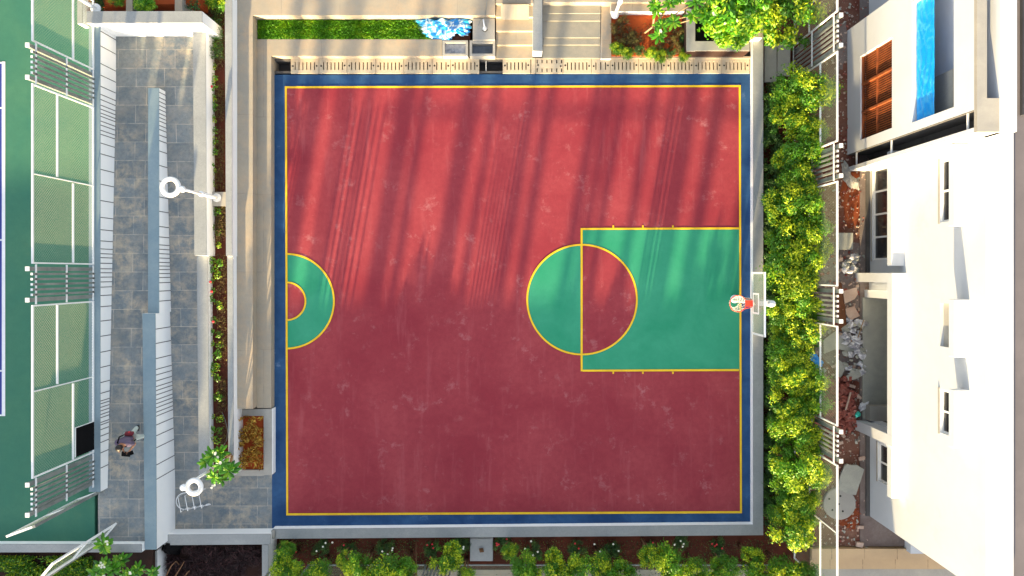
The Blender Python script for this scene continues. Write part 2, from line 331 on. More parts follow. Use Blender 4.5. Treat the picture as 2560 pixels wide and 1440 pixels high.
def line_px(p, q, wpx, z=0.016, mb=None):
    mb = mb or b; d = Vector((q[0]-p[0], q[1]-p[1])); d.normalize(); n = Vector((-d.y, d.x))*wpx/2
    mb.sheet(poly_px([(p[0]+n.x,p[1]+n.y),(q[0]+n.x,q[1]+n.y),(q[0]-n.x,q[1]-n.y),(p[0]-n.x,p[1]-n.y)],0), z)
line_px((712.5,218.5),(1851.5,215.5),5); line_px((716,1285.5),(1854.5,1280),5.4)
line_px((715,221),(718.5,1283),5,0.0165); line_px((1849,218),(1852,1277.5),5,0.0165)
line_px((1454,570),(1454,928),5,0.0165); line_px((1456.5,572.5),(1847,571),5); line_px((1456.5,926.5),(1847,925),5)
for x in (1533,1607,1682): line_px((x,563.5),(x,570),4); line_px((x,929),(x,934.5),4)
def arc_px(cx, cy, r, a0, a1, wpx, z, n=96):
    o = circ(cx,cy,r+wpx/2,a0,a1,n); i_ = circ(cx,cy,r-wpx/2,a0,a1,n)
    for k in range(n): b.add([(*W(*o[k])[:2],z),(*W(*o[k+1])[:2],z),(*W(*i_[k+1])[:2],z),(*W(*i_[k])[:2],z)], [(3,2,1,0)])
arc_px(1455,749,137,-90,270,4.4,0.0172); arc_px(717,753,118,-89,89,4.4,0.0172); arc_px(717,753,47,-88,88,4.2,0.0172)
struct('court_marking', b, M['yellow'])
# tennis court on the left, 1.1 m up
b = MB(); xe = W(238,1230,1.1).x
b.prism([(-60,-8.65),(xe-0.02,-8.65),(xe-0.02,60),(-60,60)], -0.6, 1.1); struct('tennis_court_surface', b, M['tennis'])
b = MB(); b.sheet([W(-600,155,1.1)[:2],W(5,155,1.1)[:2],W(5,1036,1.1)[:2],W(-600,1036,1.1)[:2]], 1.104); struct('tennis_court_field', b, M['tblue'])
b = MB()
b.sheet([W(5,154,1.1)[:2],W(13.5,154,1.1)[:2],W(13.5,1040,1.1)[:2],W(5,1040,1.1)[:2]], 1.108)
for y in (155,1036,268,598,925): b.sheet([W(-600,y,1.1)[:2],W(4.7,y,1.1)[:2],W(4.7,y+4,1.1)[:2],W(-600,y+4,1.1)[:2]], 1.108)
struct('tennis_court_marking', b, M['wline'])

# ramps and landings of slate paving
XW1, XW2 = -12.95, -11.38
ya, yb_ = W(0,220,.65).y, W(0,1215,1.1).y
def profile(mb, x0, x1, pts, zb=-0.6, m=0):      # (y, z) profile extruded along x
    n = len(pts); vs = []
    for x in (x0, x1): vs += [(x,y,z) for y,z in pts] + [(x,y,zb) for y,z in pts]
    fs = []
    for i in range(n-1):
        fs.append((i, i+1, 2*n+i+1, 2*n+i)); 
    fs.append(tuple(range(n)) + tuple(range(2*n-1, n-1, -1))); fs.append(tuple(range(2*n,3*n)) + tuple(range(4*n-1, 3*n-1, -1)))
    fs.append((0,2*n,3*n,n)); fs.append((n-1,2*n-1,4*n-1,3*n-1)); mb.add(vs, fs, m)
b = MB(); ytop = W(0,88,.65).y
profile(b, XW1-0.3, -11.5, [(ytop+.2,.65),(ya,.65),(yb_,1.1),(-8.65,1.1)]); struct('ramp_path', b, M['slate'])
b = MB(); b.box(XW1-0.31, XW1+0.001, W(0,1232,1.1).y, -8.649, -0.6, 1.1025); struct('landing_path', b, M['slate'])
yr = W(0,1190,0).y
b = MB(); profile(b, -11.5, -10.0, [(ytop+.2,.6498),(ya,.6498),(yr,0),(W(0,1322,0).y,0)]); struct('lower_ramp_path', b, M['slate'])
b = MB(); b.box(-10.0, W(686,0,0).x-0.002, W(0,1322,0).y, W(0,1030,0).y, -0.6, -0.002); struct('court_entrance_path', b, M['slate'])

# ---------------------------------------------------------------- walls (each a thing)
def wall(name, parts, label, cat='wall', mats=None, top=None, group=None, bevel=0):
    """parts: list of (pixel outline at top, zb, zt). White body with a stone coping slab that is the visible top."""
    o = None; body = MB(); cap = MB()
    for pts, zb, zt in parts:
        body.prism([tuple(W(a,c,zt)[:2]) for a,c in pts], zb, zt-0.03)
        cap.prism([tuple(W(a,c,zt)[:2]) for a,c in pts], zt-0.03, zt)
    o = body.build(name, mats or M['white']); tag(o, label, cat, group)
    c = cap.build('coping', top or M['coping'], o)
    return o
def rect(a, b_, c, d): return [(a,b_),(c,b_),(c,d),(a,d)]
w1 = wall('retaining_wall', [(rect(222,64,250,1230), -.6, 1.5)], 'long white retaining wall with dark grooves carrying the tennis court fence', top=M['coping_blue'])
gy1 = [77,114,158,187,215,235,248,262,272,282,290,302,312,325,335,357,384,423,460,501,543,574,602,622,634,644,658,672,682,693,705,718,739,767,803,841,881,919,957,984,1003,1010,1019,1028,1037,1045,1057,1063,1075,1091,1107,1133,1171]
b = MB(); xf = W(250,0,1.5).x
for y in gy1:
    Y = W(0,y,1.5).y; b.box(xf-0.01, xf+0.004, Y-0.012, Y+0.012, 0.5, 1.47)
b.build('groove', M['groove'], w1)
gy2 = [230,243,253,263,273,283,293,302,313,323,337,351,377,413,452,492,528,566,592,612,623,634,645,656,665,674,684,694,707,728,753]
w2 = wall('ramp_wall', [(rect(370,220,397,783), -.6, 1.05)], 'narrow blue grey topped ramp wall, upper half with closely grooved face', top=M['coping_blue'])
b = MB(); xf = W(397,0,1.05).x
for y in gy2: Y = W(0,y,1.05).y; b.box(xf-0.01, xf+0.004, Y-0.012, Y+0.012, -.1, 1.02)
b.build('groove', M['groove'], w2)
gy3 = [823,859,897,924,938,953,967,977,988,1000,1010,1020,1031,1041,1063,1090,1120,1163,1199]
w3 = wall('ramp_wall', [([(356,784),(388,784),(391,1374),(362,1374)], -.6, 1.2)], 'wider taller ramp wall beside the standing person, with a bare white lower end', top=M['coping_blue'])
b = MB()
for y in gy3:
    Y = W(0,y,1.2).y; xf = W(388+3*(y-784)/590,0,1.2).x; b.box(xf-0.03, xf+0.004, Y-0.012, Y+0.012, -.1, 1.17)
b.build('groove', M['groove'], w3)
wall('garden_wall', [(rect(215,28,505,57), -.6, 1.86)], 'thick white wall with stained grey coping closing the top of the ramp')
wall('garden_wall', [(rect(193,-60,206,59), -.6, 1.5)], 'thin white wall edge beside the tennis court and white post lamp')
wall('planter_kerb', [([(482,57),(514,57),(516,639),(486,639)], -.6, 1.05)], 'upper planter kerb with pale stains between slate ramp and seedling bed')
wall('planter_kerb', [([(492,640),(519,640),(523,1192),(497,1192)], -.6, .75)], 'lower planter kerb, slightly stepped down, ending by the bicycle rack')
wall('bed_divider', [(rect(315,-40,331,28), -.6, 1.45)], 'short concrete divider of the small beds, nearer the post lamp', top=M['tier'], mats=M['conc'])
wall('bed_divider', [(rect(437,-40,455,28), -.6, 1.45)], 'short concrete divider of the small beds, nearer the seedling bed', top=M['tier'], mats=M['conc'])
wall('seating_wall', [([(562,-30),(580,-30),(580,640),(565,640)], -.6, 1.05)], 'long low wall with a bright white side above the tan seating tier')
wall('seating_wall', [([(568,640),(582,640),(584,1190),(571,1190)], -.6, .95)], 'low soil-stained wall with white side running down to the frangipani')
wall('end_wall', [([(410,1337),(676,1335),(676,1361),(410,1363)], -.6, .5)], 'low white end wall with grey coping between slate floor and dark bed', top=M['coping'])
wall('end_wall', [([(655,1362),(671,1362),(671,1480),(655,1480)], -.6, .48)], 'narrow white wall separating the dark bed from the flowering bed')
wall('end_wall', [([(-700,1360),(354,1361),(354,1381),(-700,1381)], -.6, 1.35)], 'low kerb wall with thin white face along the tennis court end', top=M['coping'])
wall('end_wall', [([(381,1378),(392,1378),(392,1490),(381,1490)], -.6, .6)], 'short white wall stub below the wide ramp wall end')
# kerb round the court: right side and bottom
wall('court_kerb', [([(1883,-40),(1908,-40),(1908,1338),(1883,1312)], -.6, .28)], 'grey topped kerb with white inner face on the hoop side of the court')
wall('court_kerb', [([(681,1323),(1883,1312),(1908,1338),(681,1347)], -.6, .2795)], 'grey topped kerb with white inner face along the flower bed side')
wall('garden_wall', [(rect(1884,-60,1906,94), .2, .6)], 'raised tan wall end beside the big glossy shrub', top=M['tier'])

# seating tiers (stone steps)
b = MB()
b.prism([W(590,-300,.65)[:2],W(1238,-300,.65)[:2],W(1238,38,.65)[:2],W(632,38,.65)[:2],W(632,1022,.65)[:2],W(590,1022,.65)[:2]], -.6, .65)
tag(b.build('seating_tier', M['tier']), 'upper tan stone seating tier wrapping two sides of the court', 'seating tier')
b = MB()
x1 = W(632,0,.65).x; y1 = W(0,38,.65).y; yg0 = W(0,98,.3).y; yg1 = W(0,140,.3).y
xr = W(678,0,.3).x
b.prism([(x1+.002,yg0),(W(1105,0,.3).x,yg0),(W(1105,0,.3).x,yg1),(xr,yg1),(xr,W(0,1020,.3).y),(x1+.002,W(0,1020,.3).y)], -.6, .3)
tag(b.build('seating_tier', M['tier']), 'lower tan stone seating tier next to the drain covers and blue border', 'seating tier')
# lawn strip between the tiers
b = MB(); b.box(x1+.002, W(1175,0,.2).x, yg0, y1, -.6, .2); struct('lawn_soil', b, M['soil'])
n = 26000; gx = np.random.uniform(x1+.02, W(1080,0,.25).x, n); gyy = np.random.uniform(yg0, y1-.02, n)
cl = 0.5+0.5*np.sin(gx*5+np.sin(gyy*9)*2)*np.cos(gyy*8+gx*2.3)
me = leaf_mesh('lawn_grass', np.stack([gx,gyy,0.22+0.09*np.random.rand(n)],1), np.random.normal(size=(n,3))*[1,1,.5]+[0,0,.4], np.random.uniform(.05,.11,n), np.clip(0.1+.5*cl+.45*np.random.rand(n)**2,0,1), M['grass'], .22)
tag(link_mesh('grass', me), kind='stuff', label='strip of short green lawn between the stone tiers')
# service boxes beside the lawn
b = MB(); b.pbox(1105,102,1172,137,-.6,.2); b.build
def frame_box(name, a, c, d, e, z, t, floor, label, cat, m1, m2):
    o = MB(); o.pbox(a,c,d,c+t,-.6,z); o.pbox(a,e-t,d,e,-.6,z); o.pbox(a,c+t,a+t,e-t,-.6,z); o.pbox(d-t,c+t,d,e-t,-.6,z)
    r = o.build(name, m1); tag(r, label, cat)
    f = MB(); k = (H-z)/F; f.box((a+t-PX0)*k,(d-t-PX0)*k,(PY0-e+t)*k,(PY0-c-t)*k,-.6,floor); f.build('floor_slab', m2, r); return r
frame_box('service_pit', 1106,101,1170,140,.34,6,.22,'concrete service pit with rough white cement floor below the blue sheet','pit',M['conc'],surf('rough_cement',srgb(196,194,196),srgb(110,114,124),srgb(235,233,233),.9,4,14,1.0,.45,.6,5,.9,bump=.6,bump_scale=20))
frame_box('service_pit', 1174,101,1238,140,.36,6,.02,'concrete service pit with wet grey floor and orange stain','pit',M['conc'],surf('wet_cement',srgb(110,118,130),srgb(150,158,170),srgb(196,130,70),.5,3,9,.8,.56,.66,1.5,.9))
b = MB(); b.pbox(1182,46,1237,99,-.6,.45); pad = b.build('tap_plinth', M['conc']); tag(pad, 'pale concrete plinth with a hose tap next to the stairs', 'plinth')
t = empty('hose_tap', W(1210,70,.45), 'white hose tap with a thin cable standing on the pale plinth', 'tap')
b = MB(); b.tube([W(1212,72,.46),W(1212,72,.6),W(1208,48,.75)],[.035,.03,.02],8); b.lathe(W(1212,72,.45),[(.07,0),(.07,.04),(.04,.06)],12); b.build('spout', M['metal'], t)
b = MB(); b.tube([W(1206,76,.5),W(1213,80,.52),W(1219,74,.5)],.012,6); b.build('handle', M['black'], t)
b = MB(); b.tube([W(1196,64,.5),W(1199,54,.55),W(1203,48,.56),W(1208,46,.55)],.012,5); b.tube([W(1212,45,.66),W(1215,20,.68),W(1219,-10,.7)],.008,5); b.build('cable', M['metal_grey'], t)

# narrow stairs and wide stairs
def stairs(name, x0, x1, edges, z0, dz, label, mat, ext=-160):
    o = MB(); zs = [z0+dz*i for i in range(len(edges))]
    yb = [W(0,e,z).y for e,z in zip(edges, zs)] + [W(0,ext,zs[-1]).y]
    for i,z in enumerate(zs):
        o.box(W(x0,0,.3).x+.001*i, W(x1,0,.3).x-.001*i, yb[i], yb[i+1]-.0 , -.6, z)
    r = o.build(name, mat); tag(r, label, 'stairs'); return r
stairs('narrow_stairs', 1240, 1332, [146,112,77,42,9,-25], .10, .15, 'narrow flight of tan steps with bright risers and a pale slab on it', M['tier'])
stairs('wide_stairs', 1357, 1502, [145,112,94,52,33,13,-20], .08, .05, 'wide flight of grey tan steps beside the planted bed', M['step_grey'])
b = MB(); b.obox(W(1287,30,.76)+Vector((0,0,.0)), (.90,.46,.05), 0, R(18)); sl_ = b.build('loose_slab', M['tier']); tag(sl_, 'pale rectangular slab lying on the narrow stairs', 'slab')
wall('stair_wall', [(rect(1332,-60,1356,127), -.6, .62)], 'grey stained wall between the narrow and wide stairs with white end', top=M['coping'])
# drain channel along the court
b = MB(); yc0, yc1 = W(0,185,0).y, W(0,147,0).y
b.box(W(680,0,0).x, W(1878,0,0).x, yc0+.1, yc1-.06, -.62, -.45); b.box(W(680,0,0).x, W(1878,0,0).x, yc0+.02, yc0+.1, -.62,-.01); b.box(W(680,0,0).x, W(1878,0,0).x, yc1-.06, yc1+.06, -.62,-.01)
struct('drain_channel', b, M['dconc'])
xs = [(727,797,6),(798,867,6),(868,939,6),(940,1009,6),(1010,1080,6),(1081,1126,3),(1127,1198,6),(1257,1326,6),(1328,1339,0),(1340,1407,12),(1408,1478,6),(1479,1525,3),(1526,1596,6),(1597,1665,6),(1666,1734,6),(1735,1804,6),(1805,1874,6)]
def drain_cover(x0, x1, ns, i):
    """a slab with real slots: built from bars around the openings"""
    X0, X1 = W(x0,0,.03).x, W(x1,0,.03).x; wd = X1-X0; b = MB(); Y0, Y1 = yc0+.01, yc1+.02; hh = Y1-Y0; z0, z1 = -.05, .03+random.uniform(0,.012)
    sw = .034
    if ns in (6,3):
        mrg = .145; xs_ = [X0+mrg+(wd-2*mrg)*k/(ns-1) for k in range(ns)]; ya_, yb2 = Y0+.12, Y1-.13
        b.box(X0,X1,Y0,ya_,z0,z1); b.box(X0,X1,yb2,Y1,z0,z1)
        e = [X0]+[v for q in xs_ for v in (q-sw/2,q+sw/2)]+[X1]
        for k in range(0,len(e),2): b.box(e[k],e[k+1],ya_,yb2,z0,z1)
    elif ns == 12:
        xs_ = [X0+.04+(wd-.08)*k/5 for k in range(6)]; rows = [Y0,Y0+.05,Y0+.18,Y1-.18,Y1-.05,Y1]
        for a_,c_ in ((0,1),(2,3),(4,5)): b.box(X0,X1,rows[a_],rows[c_],z0,z1)
        e = [X0]+[v for q in xs_ for v in (q-sw/2,q+sw/2)]+[X1]
        for a_,c_ in ((1,2),(3,4)):
            for k in range(0,len(e),2): b.box(e[k],e[k+1],rows[a_],rows[c_],z0,z1)
    else: b.box(X0,X1,Y0,Y1,z0,z1)
    o = b.build('drain_cover', M['drain'], bevel=.004)
    kind = {6:'concrete drain cover with six slots',3:'short concrete drain cover with three slots',12:'concrete drain cover with two rows of short slots',0:'narrow concrete filler piece between slotted drain covers'}[ns]
    lab = kind + ({6: f', {ORD[i]} piece counted from the lawn end of the drain', 3: (', left of the open gap' if i < 7 else ', below the planted bed')}.get(ns, ''))
    tag(o, lab, 'drain cover', 'drain covers beside the court')
    if ns:
        for xx in ((X0+.07),(X1-.07)):
            h = MB(); h.lathe((xx,(Y0+Y1)/2+random.uniform(-.02,.02),z1),[(.03,-.004),(.03,.003),(.02,.0035)],14); h.build('lifting_hole', M['dark'], o)
for i,(a,c,s) in enumerate(xs): drain_cover(a,c,s,i)
b = MB(); b.box(W(1215,0,0).x-.01,W(1215,0,0).x+.01,yc0+.02,yc1,-.05,-.02); tag(b.build('steel_bar', M['metal']), 'thin pale steel bar across the open drain gap', 'bar')
# planters at the top right
wall('planter_wall', [(rect(1503,6,1528,146), -.6, .2),(rect(1528,6,1725,28), -.6, .45)], 'tan planter wall round the orange soil bed and small white lamp', top=M['tier'])
wall('planter_wall', [(rect(1716,22,1738,128), -.6, .70),(rect(1738,103,1874,127), -.6, .7005)], 'grey planter wall in front of the dark pit with glossy shrub', top=M['conc'], mats=M['shaded_soil'])  # body coloured dark to stand for the unlit slot under the slab
b = MB(); b.box(W(1528,0,.3).x, W(1720,0,.3).x, yc1+.065, W(0,28,.45).y, -.6, .12); struct('planting_bed', b, M['soil_orange'])
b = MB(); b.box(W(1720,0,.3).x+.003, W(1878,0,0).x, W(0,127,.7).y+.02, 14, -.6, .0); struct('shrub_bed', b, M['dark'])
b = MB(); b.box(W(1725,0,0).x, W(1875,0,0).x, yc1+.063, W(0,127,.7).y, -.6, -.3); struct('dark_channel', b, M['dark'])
b = MB(); b.box(W(1505,0,0).x, W(1876,0,0).x, yc1, yc1+.062, -.6, .06); tag(b.build('drain_edge_strip', M['tier']), 'thin white edging strip behind the drain covers', 'edging')
wall('terrace', [(rect(1358,-200,1880,5), -.6, .58)], 'tan stone terrace behind the planted beds', top=M['tier'], mats=M['tier'], cat='terrace')
# planting strip between ramp and seating
b = MB(); b.box(W(512,0,.5).x-.05, W(572,0,.5).x+.1, W(0,1190,.3).y, 14, -.6, .42); struct('seedling_bed', b, M['soil'])
b = MB(); b.pbox(520,480,564,515,-.6,.62); tag(b.build('lamp_plinth', M['conc']), 'square concrete plinth under the long-armed ring lamp', 'plinth')
b = MB(); b.box(W(225,0,1).x, W(500,0,1).x, W(0,30,1.2).y+.25, 14, -.6, 1.2); struct('small_beds', b, M['soil_orange'])
# planter with dry plants (bottom left of court)
b = MB(); b.pq([(586,1024),(680,1022),(680,1040),(600,1040)], -.6, .28); b.pq([(659,1040),(680,1040),(680,1188),(659,1188)], -.6, .281); b.pq([(586,1175),(659,1175),(659,1190),(586,1190)], -.6, .282)
o = b.build('dry_planter', M['conc']); tag(o, 'concrete planter box with a white court side full of dry plants', 'planter')
b = MB(); xw = W(680,0,.28).x; b.box(xw+.001, xw+.02, W(0,1186,.3).y, W(0,1022,.3).y, .0, .275); b.build('side_panel', M['white'], o)
b = MB(); b.box(W(590,0,.2).x, W(660,0,.2).x, W(0,1176,.2).y, W(0,1038,.2).y, -.55, .18); struct('planter_soil', b, M['soil_orange'])
# beds at the bottom and right
b = MB(); b.box(W(676,0,-.3).x, W(2030,0,-.3).x, -12.0, W(0,1338,.28).y+.2, -.6,-.3); b.box(W(1900,0,0).x, W(2028,0,-.3).x, -9, 14, -.6, -.302); struct('flower_bed', b, M['soil'])
b = MB(); b.box(W(392,0,0).x, W(672,0,.4).x, -12, W(0,1362,.4).y, -.6, -.05); struct('dark_bed', b, M['shaded_soil'])
b = MB(); b.box(-30, W(392,0,.6).x-.05, -12, W(0,1378,1).y, -.6, .75); struct('hedge_bed', b, M['shaded_soil'])
# building site behind the right-hand fence
b = MB(); b.box(W(2028,0,-.3).x, 11.6, -9.25, 20, -.6, -.301); struct('site_ground', b, M['dirt'])
b = MB(); b.box(11.6, 14, -9.25, 20, -.6, -.26); struct('site_apron', b, M['grey_dirt'])
b = MB(); b.box(W(2028,0,-.2).x, 16, W(0,1397,-.2).y, W(0,1371,-.2).y, -.6, -.15); b.box(W(2028,0,-.2).x, 16, W(0,1425,-.2).y, W(0,1397,-.2).y-.001, -.6, -.27)
tag(b.build('tiled_steps', M['tile']), 'tan tiled steps at the foot of the white building', 'steps')
b = MB(); b.box(W(2028,0,-.2).x, 16, -14, W(0,1425,-.2).y-.01, -.6, -.35); struct('site_pavement', b, M['conc'])
b = MB(); b.box(W(1040,0,0).x, W(1900,0,0).x, -14, W(0,1424,-.3).y, -.6, -.28); struct('back_path', b, M['tier'])

# ================================================================ WHITE BUILDING
XF = 11.9
bld = empty('white_building', (XF, 0, -.3), 'large white building with hooded windows and grey roof beside the building site', 'building')
b = MB()
ys = -8.21
# facade wall built round its openings: list of (y0,y1,z0,z1) holes
holes = [(.40,3.41,-.05,1.5),(1.39,3.13,3.6,4.75),(-2.08,-.87,3.6,4.75),(-4.5,-3.28,3.6,4.75),(-6.85,-5.6,.3,1.45),(-4.95,-.85,-.3,1.65)]
Yt = 3.4
def wall_holes(b, x0, x1, y0, y1, z0, z1, holes):
    yc = sorted({y0,y1}|{h[0] for h in holes}|{h[1] for h in holes}); zc = sorted({z0,z1}|{h[2] for h in holes}|{h[3] for h in holes})
    for i in range(len(yc)-1):
        run = None
        for j in range(len(zc)-1):
            ym, zm = (yc[i]+yc[i+1])/2, (zc[j]+zc[j+1])/2
            hole = any(h[0]<ym<h[1] and h[2]<zm<h[3] for h in holes)
            if not hole:
                if run is None: run = zc[j]
                end = zc[j+1]
            if (hole or j == len(zc)-2) and run is not None:
                b.box(x0,x1,yc[i],yc[i+1],run,end); run = None
wall_holes(b, XF, XF+.25, ys, Yt, -.6, 5.48, holes)
b.box(XF+.25, XF+.70, ys, 14, 4.9, 5.48); b.box(XF+.25,XF+.5,ys,ys+.25,-.6,4.9); b.box(XF, XF+.25, Yt, 14, -.6, 5.478)
b.box(13.64, 16, -9.35, ys-.0, -.6, 5.2); b.box(13.1, 13.64, -9.35, -8.6, -.6, .1)
b.build('wall', M['facade'], bld)
b = MB(); b.box(XF+.70, 40, -9.34, 20, 5.201, 5.3); b.build('roof', M['asphalt'], bld)
b = MB(); b.box(XF+1.9, XF+2.1, ys+.3, 3.3, -.6, 4.8); b.box(XF+.26, XF+1.9, ys+.3, 3.3, 2.0, 2.1); b.box(XF+.26, XF+1.9, ys+.3, 3.3, -.6, -.24); b.build('inner_wall', M['dconc'], bld)
def hood(y0, y1, xo, z0, z1):
    b = MB(); b.box(xo, XF-.001, y0, y1, z0, z1); b.build('window_hood', M['facade'], bld, bevel=.01)
b = MB(); b.box(XF-.28, XF-.001, -6.02+.9, -6.0+.93, 1.90, 1.94); b.build('drain_spout', M['conc'], bld)
hood(.19, 3.72, 11.5, 1.6, 1.84); hood(-6.94,-5.34,11.5,1.6,1.84)
hood(1.21,3.37,11.5,4.62,4.86); hood(-2.24,-.72,11.5,4.62,4.86); hood(-4.63,-3.1,11.5,4.62,4.86)
def window(y0, y1, z0, z1, n, recess=.06):
    f = MB(); t = .06; X0, X1 = XF+recess, XF+recess+.06
    f.box(X0-.03,X1,y0,y1,z0,z0+t); f.box(X0-.03,X1,y0,y1,z1-t,z1); 
    e = [y0+(y1-y0)*i/n for i in range(n+1)]
    for v in e:
        a = min(max(v-t/2,y0),y1-t); f.box(X0,X1-.001,a,a+t,z0+t,z1-t)
    fr = f.build('window', M['metal'], bld)
    for i in range(n):
        g = MB(); g.box(X0+.02,X0+.03,e[i]+t/2,e[i+1]-t/2,z0+t,z1-t); g.build('pane', M['glass'], fr)
    s = MB(); s.box(XF-.03, XF+.03, y0-.04, y1+.04, z0-.05, z0-.001); s.build('sill', M['conc'], fr)
window(.40,3.41,-.05,1.5,4); window(1.39,3.13,3.6,4.75,2); window(-4.5,-3.28,3.6,4.75,2); window(-6.85,-5.6,.3,1.45,2)
# dark shaft opening of the middle upper window
b = MB(); b.box(XF+.1, XF+.14, -2.08, -.87, 3.6, 4.75); b.build('shutter_panel', M['conc'], bld)
# porch frame with two fins and lintel
b = MB(); b.box(11.46, XF-.001, -.33, -.03, -.6, 1.95); b.box(11.46, XF-.001, -5.33, -5.0, -.6, 1.95); b.box(11.462, XF-.001, -5.0, -.33, 1.68, 1.948)
b.box(11.75, XF+.9, -.85, -.6, -.6, 1.4); b.build('porch', M['facade'], bld)
b = MB(); b.box(11.66, XF+1.8, -4.98, -.86, -.59, -.2); b.build('porch_floor', M['board'], bld)
b = MB(); b.box(11.75, XF+1.2, -4.95, -4.45, -.2, .1); b.build('porch_step', M['conc'], bld)
b = MB(); b.box(11.78, 11.898, ys, -5.34, -.6, -.19); b.box(11.78, 11.898, -.02, 3.4, -.6, -.19); b.build('plinth', M['dconc'], bld)
# projecting block with two openings
XB = 11.19
blk = empty('stair_block', (XB, 6, -.3), 'projecting unfinished white block with an orange grille and a blue sheet in its openings', 'building')
b = MB()
wall_holes(b, XB, XB+.22, 3.96, 8.15, -.6, 6.09, [(4.29,7.0,.55,2.44),(4.22,7.6,3.47,5.32)])
b.build('wall', M['facade'], blk)
b = MB(); b.box(XB+.001, XF-.002, 3.94, 3.96, -.6, 6.08); b.build('south_face', M['dconc'], blk)
b = MB(); b.box(XB, 11.43, 3.4, 8.15, 6.09, 6.2); b.box(11.43, 11.73, 3.4, 4.22, 6.09, 6.2); b.build('roof', M['conc'], blk)
b = MB(); b.box(11.731, 12.12, 3.4, 8.15, 5.49, 6.25); b.build('parapet', M['facade'], blk)
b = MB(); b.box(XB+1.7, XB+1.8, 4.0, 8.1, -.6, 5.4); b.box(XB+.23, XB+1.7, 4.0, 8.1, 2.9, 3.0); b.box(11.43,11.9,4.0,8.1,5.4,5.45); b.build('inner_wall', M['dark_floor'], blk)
b = MB(); b.box(11.72, 11.8, 4.0, 5.45, 3.01, 5.38); b.build('inner_partition', M['conc'], blk)
b = MB()
for k in range(38): y = 4.29+2.71*(k+.5)/38; b.box(XB+.10, XB+.13, y-.016, y+.016, .57, 2.42)
for y in (5.19, 6.10): b.box(XB+.05,XB+.15,y-.035,y+.035,.55,2.44)
for z in (.57,1.45,2.41): b.box(XB+.06,XB+.14,4.29,7.0,z-.02,z+.02)
b.build('grille', M['grille'], blk)
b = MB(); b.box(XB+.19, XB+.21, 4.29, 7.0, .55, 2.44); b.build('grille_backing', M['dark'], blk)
b = MB(); b.box(XB+.0, XF-.002, 3.40, 3.53, -.6, 6.085); b.build('fin', M['facade'], blk)
b = MB(); b.box(XF-.02, XF-.003, 3.53, 3.94, -.6, 6.08); b.build('gap_wall', M['dconc'], blk)
for z in (.25, 2.35, 5.8):
    b = MB(); b.box(XB+.02,XB+.06,3.53,3.94,z-.02,z+.02); b.build('strut', M['metal'], blk)
# blue sheet hung in the opening
def sheet_cloth(name, fn, nu, nv, mat, label, cat, thick=.004):
    vs = [fn(i/nu, j/nv) for i in range(nu+1) for j in range(nv+1)]
    fs = [(i*(nv+1)+j,(i+1)*(nv+1)+j,(i+1)*(nv+1)+j+1,i*(nv+1)+j+1) for i in range(nu) for j in range(nv)]
    b = MB(); b.add(vs, fs, 0, True); o = b.build(name, mat); s = o.modifiers.new('t','SOLIDIFY'); s.thickness = thick
    return tag(o, label, cat)
sheet_cloth('hanging_sheet', lambda u,v: (XB+.11+.004*math.sin(u*22+math.sin(v*9)*3)+.003*math.sin(v*50+u*31), 4.235+3.35*v, 3.5+.82*u), 24, 110, M['tarp2'], 'bright blue plastic sheet hung in the upper opening of the block', 'plastic sheet')

# ================================================================ FENCES
def mesh_panel(b, X, y0, y1, z0, z1, pitch=.088, r=.0022, axis='x'):
    hgt = z1-z0; L = y1-y0; P = (lambda y,z: (X,y,z)) if axis == 'x' else (lambda y,z: (y,X,z))
    c = y0-hgt
    while c < y1:
        for sgn in (1,-1):
            if sgn > 0: p, q = (c, z0), (c+hgt, z1)
            else: p, q = (c+hgt, z0), (c, z1)
            def cut(p, q):
                (a0,s0),(a1,s1) = p,q; lo, hi = 0.0, 1.0; d = a1-a0
                for lim, sg in ((y0,1),(y1,-1)):
                    t = (lim-a0)/d
                    if sg*d > 0: lo = max(lo, t)
                    else: hi = min(hi, t)
                return None if lo >= hi else ((a0+d*lo, s0+(s1-s0)*lo),(a0+d*hi, s0+(s1-s0)*hi))
            k = cut(p, q)
            if k: b.tube([P(*k[0]), P(*k[1])], r, 3, caps=False)
        c += pitch
